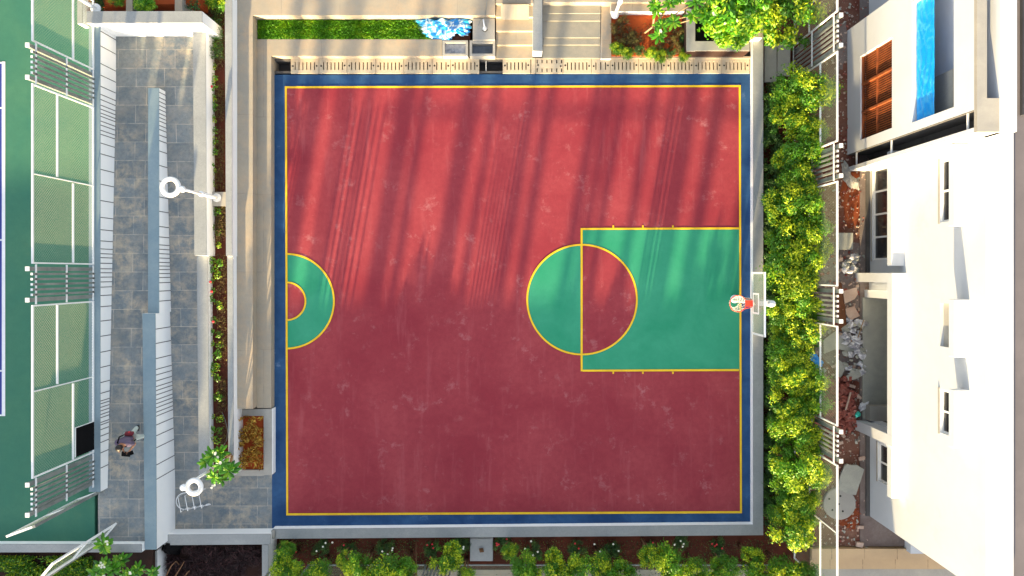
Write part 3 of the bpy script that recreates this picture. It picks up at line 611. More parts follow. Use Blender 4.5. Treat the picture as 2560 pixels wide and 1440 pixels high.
def fence(name, X, zb, zt, groups, y_lo, y_hi, out, label, midz, group=None):
    """fence along y at x = X; groups: (y0,y1) louvre sections; between them chain-link panels with rails"""
    root = empty(name, (X, (y_lo+y_hi)/2, zb), label, 'fence', group)
    groups = sorted(groups)
    for (a, c) in groups:
        n = 7
        for k in range(n):
            y = a+(c-a)*k/(n-1)
            if k in (0, n-1):
                b = MB(); b.box(X-.05+out*.06, X+.05+out*.06, y-.055, y+.055, zb, zt+.08); b.build('post', M['metal_grey'], root)
                d = MB(); d.box(X-.055+out*.06, X+.055+out*.06, y-.06, y+.06, zt+.081, zt+.10); d.build('post_cap', M['metal'], root)
            else:
                b = MB(); b.box(X-.025, X+.025, y-.03, y+.03, zb, zt); b.build('louvre_bar', M['metal_grey'], root)
                d = MB(); d.box(X-.028, X+.028, y-.033, y+.033, zt+.001, zt+.015); d.build('bar_cap', M['metal'], root)
        b = MB()
        for z in (zb+.06, zb+(zt-zb)*.48, zt-.14): b.box(X-.032-out*.03, X-.005-out*.03, a-.12, c+.12, z-.022, z+.022)
        b.build('cross_rail', M['metal'], root)
    edges = [y_lo]+[v for g in groups for v in g]+[y_hi]
    k = 0
    for i in range(0, len(edges), 2):
        a, c = edges[i]+.14, edges[i+1]-.14
        if c-a < .3: continue
        b = MB(); t = .022
        b.box(X-t,X+t,a,c,zt-.05,zt); b.box(X-t,X+t,a,c,zb+.02,zb+.065); b.box(X-t,X+t,a,a+.04,zb+.065,zt-.05); b.box(X-t,X+t,c-.04,c,zb+.065,zt-.05)
        m = max(1, round((c-a)/2.4))
        for j in range(1, m):
            y = a+(c-a)*j/m; b.box(X-t*.7,X+t*.7,y-.014,y+.014,zb+.065,zt-.05)
        for j in range(m):
            z = zb+midz[(j+k)%2]; q0, q1 = a+(c-a)*j/m, a+(c-a)*(j+1)/m; b.box(X-t*1.2,X+t*.9,q0+.05,q1-.05,z-.022,z+.022)
        k += m
        fr = b.build('panel_frame', M['metal'], root)
        w_ = MB(); mesh_panel(w_, X, a+.03, c-.03, zb+.06, zt-.05); w_.build('wire_mesh', M['wire'], fr)
    return root
XL = W(235,0,1.5).x; k1 = (H-4.23)/F
gl = [((PY0-195)*k1,(PY0-115)*k1),((PY0-750)*k1,(PY0-672)*k1),((PY0-1285)*k1,(PY0-1210)*k1)]
lf = fence('court_fence', XL, 1.5, 4.23, gl, gl[2][0]-.35, 8.6, -1, 'tall white metal fence of wire mesh and louvre sections along the tennis court', (1.0, 1.7))
lf2 = fence('court_fence', XL, 1.35, 4.23, [(-10.6,-9.45)], -10.9, -9.25, -1, 'short louvred fence section beside the frangipani at the tennis court corner', (1.0, 1.7))
XR = 9.39; k2 = (H-2.83)/F
gr = [((PY0-115)*k2,(PY0-40)*k2),((PY0-440)*k2,(PY0-365)*k2),((PY0-803)*k2,(PY0-728)*k2),((PY0-1151)*k2,(PY0-1078)*k2)]
fence('site_fence', XR, -.3, 2.83, gr, -9.8, 8.7, 1, 'tall white metal fence between the bushes and the building site', (2.0, 1.2))
# dark sign sheet on tennis fence
b = MB(); b.box(XL+.03, XL+.045, W(0,1133,2).y, W(0,1062,2).y, 1.56, 2.45); o = b.build('dark_panel', M['black']); tag(o, 'black rectangular mesh panel tied to the bottom of the tennis fence', 'panel')
b = MB(); x_ = XL+.03; y0_, y1_ = W(0,1133,2).y, W(0,1062,2).y; b.box(x_,x_+.02,y0_,y1_,2.451,2.47); b.box(x_,x_+.02,y1_+.001,y1_+.02,1.56,2.47); b.build('edge_trim', M['metal'], o)
# gate leaves
def gate(p, q, zb, zt, label):
    p = Vector(p); q = Vector(q); L = (q-p).length; g = empty('gate_leaf', (p.x,p.y,zb), label, 'gate', None); g.rotation_euler = (0,0,math.atan2(q.y-p.y,q.x-p.x)-math.pi/2)
    b = MB(); t=.03; hh = zt-zb
    b.box(-t,t,0,L,hh-.05,hh); b.box(-t,t,0,L,.05,.1); b.box(-t,t,0,.05,.1,hh-.05); b.box(-t,t,L-.05,L,.1,hh-.05); b.box(-t*.8,t*.8,.05,L-.05,hh*.5-.02,hh*.5+.02)
    o = b.build('gate_frame', M['metal'], None); o.parent = g; KIDS.setdefault(g.name,[]).append(o)
    w_ = MB(); mesh_panel(w_, 0, .04, L-.04, .08, hh-.04); o2 = w_.build('wire_mesh', M['wire'], None); o2.parent = o
    h_ = MB(); h_.tube([(t+.02,L-.1,hh*.4),(t+.05,L-.1,hh*.42),(t+.05,L-.1,hh*.48),(t+.02,L-.1,hh*.5)],.01,6); o3 = h_.build('handle', M['metal_grey'], None); o3.parent = o
    b2 = MB(); b2.box(-.04,.04,-.09,-.01,0,hh); o4 = b2.build('hinge_post', M['metal_grey'], None); o4.parent = g
a_ = W(80,1318,4.2); c_ = W(15,1342,4.2); gate((a_.x,a_.y,0),(c_.x,c_.y,0),1.12,4.2,'open mesh gate leaf swung over the green tennis court')
a_ = W(100,1445,4.15); c_ = W(132,1408,4.15); gate((a_.x-.12,a_.y-.15,0),(c_.x,c_.y,0),1.12,4.15,'open mesh gate leaf standing on the slate landing')
# bottom fence behind the flower bed
root = empty('garden_fence', (0,-9.85,-.3), 'wire fence with grey louvre bars behind the flower bed', 'fence')
YB = -9.85
segs = [(-7.0,-3.0),(-2.2,2.5),(3.3,8.9)]
for a,c in segs:
    b = MB(); b.box(a,c,YB-.02,YB+.02,-.22,-.17); b.box(a,c,YB-.02,YB+.02,2.7,2.75); b.box(a,a+.05,YB-.02,YB+.02,-.17,2.7); b.box(c-.05,c,YB-.02,YB+.02,-.17,2.7); fr = b.build('panel_frame', M['metal_grey'], root)
    w_ = MB(); mesh_panel(w_, YB, a+.03, c-.03, -.2, 2.7, axis='y'); w_.build('wire_mesh', M['wire'], fr)
for a,c in ((-8.2,-7.1),(-3.0,-2.2),(2.5,3.3)):
    for k in range(6):
        b = MB(); x = a+.1+(c-a-.2)*k/5; b.box(x-.03,x+.03,YB-.03,YB+.03,-.3,2.75); b.build('louvre_bar', M['metal_grey'], root)

# ================================================================ OBJECTS
# basketball hoop
hp = empty('basketball_hoop', (7.3,-.9,0), 'basketball hoop with red rim, clear backboard framed in white and white pole', 'basketball hoop')
b = MB(); b.tube([(7.28,-.9,.0),(7.28,-.9,3.38),(7.20,-.9,3.46)],.095,16); b.lathe((7.28,-.9,.016),[(.14,0),(.14,.02),(.10,.04)],20); b.build('pole', M['metal'], hp)
b = MB(); b.box(6.90,7.2,-.97,-.83,3.12,3.26); b.box(6.895,6.93,-1.2,-.6,3.05,3.3); b.build('arm', M['metal'], hp)
b = MB(); bx = 6.85; b.box(bx,bx+.03,-1.76,-.04,2.94,3.91); bb = b.build('backboard', M['board_glass'], hp)
b = MB(); e = .055
b.box(bx-.006,bx+.036,-1.80,-.0,3.91-e+.04,3.95); b.box(bx-.006,bx+.036,-1.80,-.0,2.90,2.90+e); b.box(bx-.006,bx+.036,-1.80,-1.80+e,2.90+e,3.95-e+.04); b.box(bx-.006,bx+.036,-e,0,2.90+e,3.95-e+.04); b.build('board_frame', M['metal'], bb)
b = MB(); 
b.box(bx-.008,bx-.002,-1.2,-.6,3.47,3.52); b.box(bx-.008,bx-.002,-1.2,-.6,3.04,3.09); b.box(bx-.008,bx-.002,-1.2,-1.15,3.09,3.47); b.box(bx-.008,bx-.002,-.65,-.6,3.09,3.47); b.build('target_square', M['wline'], bb)
b = MB(); rc = Vector((6.41,-.91,3.05)); b.tube([rc+Vector((.235*math.cos(a),.235*math.sin(a),0)) for a in [2*math.pi*i/40 for i in range(40)]],.013,8,close=True); b.box(6.63,6.85,-1.0,-.82,3.0,3.055); b.tube([(6.60,-.76,3.04),(6.84,-.8,2.96)],.011,6); b.tube([(6.60,-1.06,3.04),(6.84,-1.02,2.96)],.011,6); rim = b.build('rim', M['hoopred'], hp)
b = MB(); levels = [(.232,0),(.215,-.06),(.19,-.12),(.165,-.19),(.145,-.26),(.135,-.34),(.13,-.42)]
for k in range(12):
    for s in (1,-1):
        pts = [rc+Vector((r*math.cos(2*math.pi*(k+s*j*.5)/12), r*math.sin(2*math.pi*(k+s*j*.5)/12), z)) for j,(r,z) in enumerate(levels)]
        b.tube(pts,.006,4)
b.build('net', M['net'], rim)

# ring lamps
def ring_lamp(cx, cy, base, zb, zt, label, armdir, R0=.27):
    root = empty('ring_lamp', base, label, 'street lamp', 'ring lamps by the ramp')
    bx_, by_ = base[0], base[1]
    b = MB(); b.lathe((bx_,by_,zb),[(.14,0),(.14,.03),(.10,.06),(.055,.08)],20); b.tube([(bx_,by_,zb+.05),(bx_,by_,zb+1.1)],.06,12); b.tube([(bx_,by_,zb+1.1),(bx_,by_,zt)],.04,12); b.lathe((bx_,by_,zb+1.05),[(.06,0),(.085,.01),(.085,.09),(.05,.11)],16); b.build('pole', M['metal'], root)
    b = MB(); b.lathe((bx_,by_,zt-.05),[(.05,0),(.09,.02),(.09,.10),(.05,.13)],18); b.build('cap', M['metal'], root)
    c = Vector((bx_,by_,zt)) + Vector((math.cos(armdir), math.sin(armdir), 0))*(R0+.05)
    b = MB(); n = 40; ri, ro = R0-.125, R0+.0
    prof = [(ri,-.02),(ri,.035),(ri+.03,.055),(ro-.03,.055),(ro,.03),(ro,-.02)]
    vs = [(c.x+r*math.cos(2*math.pi*j/n), c.y+r*math.sin(2*math.pi*j/n), c.z+z) for r,z in prof for j in range(n)]; q = len(prof)
    b.add(vs, [(((i)%q)*n+j, ((i)%q)*n+(j+1)%n, ((i+1)%q)*n+(j+1)%n, ((i+1)%q)*n+j) for i in range(q) for j in range(n)], 0, False)
    rg = b.build('ring_head', M['metal'], root)
    f = MB()
    for j in range(40):
        a = 2*math.pi*j/40; u = Vector((math.cos(a),math.sin(a),0)); v = Vector((-u.y,u.x,0)); m0 = c+u*(ri+.03); m1 = c+u*(ro-.03)
        f.add([m0-v*.004+Vector((0,0,.057)), m1-v*.004+Vector((0,0,.057)), m1+v*.004+Vector((0,0,.057)), m0+v*.004+Vector((0,0,.057))], [(0,1,2,3)])
    f.build('cooling_fin', M['metal_grey'], rg)
zt1 = 3.25; base = W(540,495,.62); top = W(456,474,zt1)
bp = ((W(541,494,.66)).x, (W(541,494,.66)).y, .62)
# pole is vertical: the top then reads where the photo shows it
zt1 = H - F*abs(bp[0])/abs(456-PX0)
ring_lamp(0,0,bp,.62,zt1,'ring lamp with white round head and visible long pole between ramp and seedling bed',math.atan2(.18,-1),.30)
z2 = 3.4; tp = W(459,1218,z2); ring_lamp(0,0,(tp.x,tp.y,.02),.02,z2,'ring lamp with finned white head above the bicycle rack',math.atan2(.04,1),.255)

# bicycle rack
rk = empty('bicycle_rack', W(480,1245,0), 'white tubular bicycle rack with four hoops on the slate floor', 'bicycle rack')
def oval(c, a, h_, ang, z, n=14):
    pts = []; u = Vector((math.cos(ang),math.sin(ang),0)); v = Vector((-u.y,u.x,0))
    for i in range(n+1): t = math.pi/2+math.pi*i/n; pts.append(c-u*a+(u*math.cos(t)+v*math.sin(t))*h_)
    for i in range(n+1): t = -math.pi/2+math.pi*i/n; pts.append(c+u*a+(u*math.cos(t)+v*math.sin(t))*h_)
    return [Vector((p.x,p.y,z)) for p in pts]
ang = math.atan2(.2,1); c0 = W(479,1250,.1); c0.z = 0; u = Vector((math.cos(ang),math.sin(ang),0)); v = Vector((-u.y,u.x,0))
b = MB(); pts = []
for i in range(15): t = math.pi/2+math.pi*i/14; pts.append(c0-u*.26+(u*math.cos(t)+v*math.sin(t))*.27)
pts = [c0+u*.50+v*.27]+pts+[c0+u*.58-v*.27]; b.tube([(p.x,p.y,.07) for p in pts],.018,8); b.build('base_rail', M['metal'], rk)
for k in range(4):
    b = MB(); o_ = c0+u*(-.26+.23*k); A = o_-v*.24; B = o_+v*.24; off = u*.12
    b.tube([(A.x,A.y,.07),(A.x,A.y,.42),(A.x+off.x*.3,A.y+off.y*.3,.47),(B.x+off.x*.3,B.y+off.y*.3,.47),(B.x,B.y,.42),(B.x,B.y,.07)],.012,8)
    b.tube([(A.x,A.y,.07),(A.x+off.x,A.y+off.y,.07)],.012,8); b.build('hoop', M['metal'], rk)

# small white lamps
pl = empty('path_lamp', W(1535,40,.3), 'small white path lamp in the orange soil bed', 'lamp')
b = MB(); p0 = W(1537,38,.3); b.lathe(p0,[(.13,0),(.13,.03),(.06,.05),(.05,1.0)],16); b.build('pole', M['metal'], pl)
b = MB(); b.lathe((p0.x,p0.y,1.3),[(.05,0),(.08,.02),(.08,.22),(.05,.26)],16); b.build('lamp_head', M['metal'], pl)
p0 = W(240,22,1.5); pl = empty('path_lamp', p0, 'white path lamp with round top in the shaded bed behind the thick wall', 'lamp')
b = MB(); b.lathe(p0,[(.16,0),(.16,.03),(.06,.05),(.05,1.1)],16); b.build('pole', M['metal'], pl)
b = MB(); b.lathe((p0.x,p0.y,2.6),[(.05,0),(.10,.03),(.12,.09),(.10,.16),(.04,.2)],16); b.build('lamp_head', M['metal'], pl)

# crumpled blue sheet on the lawn: a draped heap
def heap(name, outline, z0, hgt, mat, label, cat, seed=0, nr=16, fold=.10, freq=7.0):
    rng = random.Random(seed); n = len(outline); cx = sum(p[0] for p in outline)/n; cy = sum(p[1] for p in outline)/n
    dense = []
    for i in range(n):
        for k in range(6):
            t = k/6; a, c = outline[i], outline[(i+1)%n]; dense.append((a[0]*(1-t)+c[0]*t, a[1]*(1-t)+c[1]*t))
    N = len(dense); vs = [(cx,cy,z0+hgt)]; fs = []
    ph = [rng.uniform(0,6.28) for _ in range(8)]
    for r in range(1, nr+1):
        t = r/nr
        for j,(x,y) in enumerate(dense):
            X = cx+(x-cx)*t; Y = cy+(y-cy)*t
            q = math.sin(X*freq+ph[0]+2.2*math.sin(Y*freq*.7+ph[1])); q2 = math.sin((X*.6+Y)*freq*1.9+ph[2]+1.5*math.sin(X*freq*1.3+ph[3])); q3 = math.sin((X-Y*1.7)*freq*3.3+ph[4]+2*math.sin(Y*freq*2+ph[5]))
            z = z0+hgt*(1-t**2.5)+fold*(1-abs(q))*1.2*(1-t**6)+fold*.6*(1-abs(q2))*(1-t**6)+fold*.3*(1-abs(q3))*(1-t**4)
            s = 1+.05*math.sin(j*1.7+ph[6])*t
            vs.append((cx+(X-cx)*s, cy+(Y-cy)*s, max(z, z0+.005)))
    for j in range(N): fs.append((0,1+j,1+(j+1)%N))
    for r in range(nr-1):
        for j in range(N): a = 1+r*N; fs.append((a+j, a+N+j, a+N+(j+1)%N, a+(j+1)%N))
    b = MB(); b.add(vs, fs, 0, False); o = b.build(name, mat)
    s = o.modifiers.new('t','SOLIDIFY'); s.thickness = .006; s.offset = 1
    return tag(o, label, cat)
ol = [(1034,47),(1060,38),(1082,45),(1100,37),(1120,44),(1150,38),(1177,42),(1176,66),(1170,84),(1152,87),(1142,78),(1130,90),(1122,101),(1095,97),(1068,94),(1053,80),(1040,62)]
heap('blue_sheet', [tuple(W(a,c,.4)[:2]) for a,c in ol], .24, .14, M['tarp'], 'crumpled light blue plastic sheet heaped at the end of the lawn', 'plastic sheet', 3, 20, .11, 3.2)
heap('blue_sheet', [tuple(W(a,c,-.2)[:2]) for a,c in [(2022,878),(2040,880),(2050,895),(2062,905),(2058,918),(2045,922),(2035,905),(2024,897)]], -.29, .12, M['tarp2'], 'small crumpled blue sheet on the ground behind the bushes', 'plastic sheet', 5, 10, .05, 9)

# concrete blocks and slabs near the beds
def bolt_slab(px, py, w_, h_, z, rz, holes, label):
    c = W(px,py,z); r = empty('bolted_slab', c, label, 'slab', 'pale bolted slabs'); b = MB(); b.obox(c+Vector((0,0,.0)),(w_,h_,.08),rz); b.build('plate', M['conc'], r, bevel=.01)
    for hx,hy in holes:
        d = MB(); q = c+Vector((hx,hy,.041)); d.lathe(q,[(.03,0),(.03,.004)],12); d.build('bolt_hole', M['dark'], r)
bolt_slab(1926,159,.40,1.26,-.05,0,[(0,.53),(0,-.5)],'pale bolted slab touching the court kerb at its upper end')
bolt_slab(1959,150,.42,1.08,-.02,R(-1),[(0,.48)],'pale bolted slab nearer the fence, beside its twin')
c = W(1203,1373,-.1); r = empty('footing_block', c, 'square concrete footing with rusty centre bolt in the flower bed', 'footing'); b = MB(); b.box(W(1175,0,0).x,W(1232,0,0).x,W(0,1403,0).y,W(0,1347,0).y,-.45,.0); b.build('block', M['coping'], r, bevel=.01)
b = MB(); b.obox(W(1204,1376,.02),(.14,.14,.03),R(10),jit=.2); b.lathe(W(1204,1376,.03),[(.05,0),(.05,.04),(.02,.06)],10); b.build('bolt', M['twig'], r)
b = MB(); b.tube([W(683,1326,.33)+Vector((0,0,0)),W(683,1345,.33)],.06,12); tag(b.build('pipe_end', M['conc'],bevel=0), 'short pale round pipe lying on the corner of the kerb', 'pipe')
b = MB(); b.lathe(W(1259,1349,-.28),[(.06,0),(.06,.03)],12); tag(b.build('inspection_lid', M['conc']), 'small round grey cap in the soil next to the concrete footing', 'cap')
heap('black_net', [tuple(W(a,c,.2)[:2]) for a,c in [(412,1336),(425,1331),(440,1336),(448,1350),(455,1362),(440,1392),(412,1390),(400,1370)]], -.04, .55, M['black'], 'heap of black net between the ramp wall end and the dark bed', 'net', 11, 12, .06, 9)

# ---- person on the ramp
def skin_body(name, joints, edges, mat, parent, sub=2):
    names = list(joints); idx = {k:i for i,k in enumerate(names)}; off = parent_origin(parent)
    me = bpy.data.meshes.new(name); me.from_pydata([tuple(Vector(joints[k][0])-off) for k in names], [(idx[a],idx[c]) for a,c in edges], [])
    o = bpy.data.objects.new(name, me); COL.objects.link(o); o.parent = parent; KIDS.setdefault(parent.name,[]).append(o)
    o.modifiers.new('skin','SKIN'); sv = me.skin_vertices[0].data
    for k in names: sv[idx[k]].radius = (joints[k][1], joints[k][2] if len(joints[k]) > 2 else joints[k][1])
    sv[0].use_root = True
    s = o.modifiers.new('sub','SUBSURF'); s.levels = sub; s.render_levels = sub; me.materials.append(mat)
    o.modifiers['skin'].use_smooth_shade = True; return o
P0 = Vector((-11.91,-5.08,1.03)); per = empty('person', P0, 'person in lavender shirt and pale trousers with maroon sling bag, standing on the slate ramp', 'person')
# local frame: facing -Y and a little -X
fw = Vector((-.10,-1,0)).normalized(); rt = Vector((fw.y,-fw.x,0))*-1; up = Vector((0,0,1))
def L(r_, f_, z_): p = P0+rt*r_+fw*f_+up*z_; return (p.x,p.y,p.z)
J = {'pelvis':(L(0,-.02,.93),.13,.11),'waist':(L(0,.0,1.08),.13,.10),'chest':(L(0,.03,1.28),.17,.115),'shl':(L(0,.05,1.42),.12,.08),'neck':(L(0,.09,1.50),.055),'head0':(L(0,.13,1.58),.085,.095),'head1':(L(0,.15,1.68),.088,.10),'head2':(L(0,.16,1.74),.06,.07),
 'sR':(L(.19,.05,1.40),.062),'eR':(L(.26,.10,1.13),.046),'wR':(L(.12,.34,1.12),.032),'hR':(L(.07,.41,1.13),.036,.022),
 'sL':(L(-.19,.05,1.40),.062),'eL':(L(-.26,.10,1.13),.046),'wL':(L(-.12,.34,1.10),.032),'hL':(L(-.07,.41,1.11),.036,.022),
 'hipR':(L(.095,-.02,.88),.095),'kR':(L(.11,.06,.49),.062),'aR':(L(.12,.12,.09),.042),'tR':(L(.13,.26,.035),.035,.028),
 'hipL':(L(-.095,-.02,.88),.095),'kL':(L(-.11,-.04,.49),.062),'aL':(L(-.12,-.18,.10),.042),'tL':(L(-.13,-.04,.035),.035,.028)}
E = [('pelvis','waist'),('waist','chest'),('chest','shl'),('shl','neck'),('neck','head0'),('head0','head1'),('head1','head2'),('shl','sR'),('sR','eR'),('eR','wR'),('wR','hR'),('shl','sL'),('sL','eL'),('eL','wL'),('wL','hL'),('pelvis','hipR'),('hipR','kR'),('kR','aR'),('aR','tR'),('pelvis','hipL'),('hipL','kL'),('kL','aL'),('aL','tL')]
body = skin_body('body', J, E, M['skin'], per)
# fingers and thumbs round the phone
for s_, hk in ((1,'hR'),(-1,'hL')):
    h0 = Vector(J[hk][0])
    for i in range(4):
        a = h0+fw*(.02+.0)+up*(.02-.016*i)+rt*(-s_*.005); mid = a+fw*(.045-.004*abs(i-1))+rt*(-s_*.02); tip = mid+rt*(-s_*.032)-fw*.006
        skin_body('finger', {'a':(a,.009),'b':(mid,.008),'c':(tip,.0065)}, [('a','b'),('b','c')], M['skin'], per, 1)
    a = h0+up*.025; skin_body('thumb', {'a':(a,.011),'b':(a+up*.02+rt*(-s_*.03),.009),'c':(a+up*.022+rt*(-s_*.05)+fw*.012,.008)}, [('a','b'),('b','c')], M['skin'], per, 1)
def grow(keys, extra, es, mat, name):
    j = {k:(J[k][0], J[k][1]+extra, (J[k][2] if len(J[k])>2 else J[k][1])+extra) for k in keys}; return skin_body(name, j, es, mat, per)
j = {k:(J[k][0], J[k][1]+.04, (J[k][2] if len(J[k])>2 else J[k][1])+.04) for k in ('pelvis','waist','chest','shl','sR','sL')}
j['n0'] = (tuple(Vector(J['shl'][0]).lerp(Vector(J['neck'][0]),.7)),.092,.085); j['mR'] = (tuple(Vector(J['sR'][0]).lerp(Vector(J['eR'][0]),.75)),.072); j['mL'] = (tuple(Vector(J['sL'][0]).lerp(Vector(J['eL'][0]),.75)),.072)
skin_body('shirt', j, [('shl','n0'),('pelvis','waist'),('waist','chest'),('chest','shl'),('shl','sR'),('sR','mR'),('shl','sL'),('sL','mL')], M['shirt'], per)
j = {'p':(L(0,-.02,.95),.16,.14)}
for s_ in 'RL':
    for k in ('hip','k','a'): q = J[k+s_]; j[k+s_] = (q[0], q[1]+.026)
skin_body('trousers', j, [('p','hipR'),('hipR','kR'),('kR','aR'),('p','hipL'),('hipL','kL'),('kL','aL')], M['trouser'], per)
for s_ in 'RL':
    a = Vector(J['a'+s_][0]); t_ = Vector(J['t'+s_][0]); a.z = P0.z+.05; t_.z = P0.z+.04
    skin_body('shoe', {'h':(a-fw*.04,.048,.045),'m':(a.lerp(t_,.5),.048,.045),'t':(t_+fw*.02,.042,.034)}, [('h','m'),('m','t')], M['black'], per)
hc = Vector(J['head1'][0]); b = MB(); b.lathe(hc-fw*.012,[(.07,-.09),(.10,-.05),(.108,0),(.108,.04),(.098,.075),(.075,.105),(.045,.122),(.01,.13)],24); b.sm = [True]*len(b.f); b.build('hair', M['hair'], per)
b = MB(); nz = hc+fw*.115-up*.03; b.obox(nz,(.03,.04,.05),math.atan2(fw.y,fw.x)+math.pi/2,jit=.1); b.build('nose', M['skin'], per)
for s_ in (1,-1):
    b = MB(); b.lathe(hc+fw*.10+rt*.035*s_+up*.0,[(.012,-.01),(.014,0),(.010,.01)],8); b.build('eye', M['black'], per)
    b = MB(); b.obox(hc+rt*.105*s_-up*.01,(.02,.04,.06),0,jit=.1); b.build('ear', M['skin'], per)
b = MB(); b.obox(hc+fw*.105-up*.075,(.045,.02,.012),math.atan2(fw.y,fw.x)+math.pi/2); b.build('mouth', M['maroon'], per)
per.scale = (.92,.92,.92); per.rotation_euler = (0, R(7), 0)
TM = Matrix.Translation(P0) @ Matrix.Rotation(R(7),4,'Y') @ Matrix.Scale(.92,4)
ph = MB(); tc = TM @ (fw*.48+up*1.13); ph.obox(tc,(.26,.15,.03),math.atan2(fw.y,fw.x)+math.pi/2,R(8)); ph.obox(tc+rt*.12-fw*.03-up*.05,(.14,.12,.05),math.atan2(fw.y,fw.x)+math.pi/2+.4); tag(ph.build('tablet', M['black'], None, bevel=.008), 'black tablet or folder held in front by the standing person', 'tablet')
# sling bag on the back with strap
bag = empty('sling_bag', P0, 'maroon and black sling bag across the back of the standing person', 'bag')
b = MB(); b.obox(P0-fw*.19+rt*.02+up*1.08,(.26,.10,.26),math.atan2(fw.y,fw.x)+math.pi/2,0,R(14)); b.build('pouch', M['maroon'], bag, bevel=.03)
b = MB(); b.tube([P0-fw*.15+rt*-.12+up*1.15,P0-fw*.14+rt*-.15+up*1.40,P0+fw*.02+rt*-.14+up*1.52,P0+fw*.17+rt*-.06+up*1.38,P0+fw*.18+rt*.12+up*1.1,P0+fw*.02+rt*.20+up*.97],.022,6); b.build('strap', M['black'], bag)
b = MB(); b.obox(P0-fw*.245+rt*.02+up*1.1,(.04,.015,.18),math.atan2(fw.y,fw.x)+math.pi/2,0,R(14)); b.build('zip_panel', M['petal_red'], bag); bag.scale = (.92,.92,.92); bag.rotation_euler = (0, R(7), 0)

# ---- debris on the building site
SZ = -.30
def blotch(name, pts, z, mat, seed):
    rg_ = random.Random(seed); out = []; n_p = len(pts)
    for i in range(n_p):
        a, c = pts[i], pts[(i+1)%n_p]
        for k in range(6): t = k/6; out.append(tuple(W(a[0]*(1-t)+c[0]*t+rg_.uniform(-4,4), a[1]*(1-t)+c[1]*t+rg_.uniform(-6,6), z)[:2]))
    b = MB(); n2 = len(out); cx = sum(p[0] for p in out)/n2; cy = sum(p[1] for p in out)/n2
    b.add([(p[0],p[1],z) for p in out]+[(cx,cy,z)], [(i,(i+1)%n2,n2) for i in range(n2)]); o = struct(name, b, mat)
blotch('dust_ground', [(2030,600),(2165,610),(2165,960),(2120,950),(2036,880)], SZ+.004, M['grey_dirt'], 1)
blotch('orange_ground', [(2105,425),(2163,425),(2166,520),(2160,560),(2120,570),(2100,500)], SZ+.008, M['soil_site'], 2)
blotch('damp_ground', [(2100,1275),(2150,1270),(2156,1310),(2120,1325),(2095,1310)], SZ+.004, M['soil_site'], 3)
blotch('dust_ground', [(2090,60),(2118,55),(2120,150),(2095,180)], SZ+.004, M['grey_dirt'], 4)
def brick_at(px, py, z, rz, mat, label, cat='brick', size=(.22,.10,.07), group=None, tilt=0, name='brick', jit=.12):
    c = W(px,py,z); b = MB(); b.obox((0,0,0), size, 0, jit=jit); o = b.build(name, mat, None, bevel=.006); o.location = c; o.rotation_euler = (tilt, random.uniform(-tilt,tilt), rz); return tag(o, label, cat, group)
protos = []
for k in range(8):
    s = random.uniform(.6,1.0); o = brick_at(2110,1000,SZ+.05,0,M['brickred'],'broken red brick lying in the heap by the wire fence','brick',(.20*s,.11,.07),'broken red bricks in the heap',.2,jit=.28); protos.append(o)
cnt = 0
def in_heap(x, y): return 2035+ (8 if y<960 else 0) < x < 2146 and 945 < y < 1078 and not (x > 2128 and y < 985)
tries = 0
while cnt < 150 and tries < 4000:
    tries += 1; x, y = random.gauss(2102,30), random.uniform(945,1080)
    if not in_heap(x,y): continue
    o = protos[cnt] if cnt < 8 else protos[cnt%8].copy()
    if cnt >= 8: COL.objects.link(o)
    hz = SZ+.04+.26*max(0,1-abs(x-2105)/50)*max(0,1-abs(y-1010)/75)+random.uniform(0,.05)
    o.location = W(x,y,hz); o.rotation_euler = (random.uniform(-.5,.5),random.uniform(-.5,.5),random.uniform(0,6.28)); cnt += 1
hb = MB(); vs = []
for p in [(2108,955),(2128,965),(2140,1010),(2138,1060),(2100,1075),(2060,1050),(2050,1000),(2070,960)]: vs.append(W(p[0],p[1],SZ))
hb.add(vs+[W(2104,1010,SZ+.22)], [(i,(i+1)%8,8) for i in range(8)]); o = hb.build('brick_rubble', M['brickred']); tag(o, 'fine crushed brick under the broken bricks', None, None, 'stuff')
for (x,y,rz,lab,mt,sz_) in [(2129,965,-.3,'pale dusty block on the grey dust edge above the brick heap','bricktan',(.24,.10,.08)),(2146,991,-.7,'pale dusty block at the corner of the brick heap','bricktan',(.22,.09,.08)),
    (2150,1318,0,'white brick lying alone on dark red soil','bricktan',(.22,.10,.09)),(2148,1361,-.15,'whitish hollow block with a dark hole beside the tiled steps','bricktan',(.24,.17,.10)),
    (2107,1087,-.9,'tan brick just past the lower end of the brick heap','bricktan',(.2,.1,.08)),(2101,1107,.3,'pinkish brick next to the last louvre section','bricktan',(.16,.1,.08)),
    (2154,1146,.2,'pale flat stone beside the building apron','bricktan',(.2,.12,.05))]:
    brick_at(x,y,SZ+.05,rz,M[mt],lab,'brick',sz_,jit=.1)
def flat_piece(name, pts, z, t, mat, label, cat, bev=.006):
    b = MB(); b.prism([tuple(W(a,c,z)[:2]) for a,c in pts], z-t, z); return tag(b.build(name, mat, None, bev), label, cat)
flat_piece('broken_slab', [(2112,1164),(2118,1160),(2128,1163),(2142,1162),(2161,1174),(2151,1205),(2140,1238),(2125,1236),(2092,1222),(2101,1190)], SZ+.12, .07, M['board'], 'grey broken slab leaning on the round concrete lid', 'slab')
lid = empty('round_lid', W(2096,1257,SZ+.1), 'round concrete manhole lid with dark holes under the wire fence', 'lid')
b = MB(); b.lathe(W(2096,1257,SZ),[(.54,0),(.545,.08),(.53,.1)],40); b.build('disc', M['conc'], lid)
for hx,hy in ((2097,1260),(2101,1240),(2107,1278),(2073,1247),(2081,1275)):
    b = MB(); b.lathe(W(hx,hy,SZ+.1),[(.034,0),(.034,.004)],12); b.build('lid_hole', M['dark'], lid)
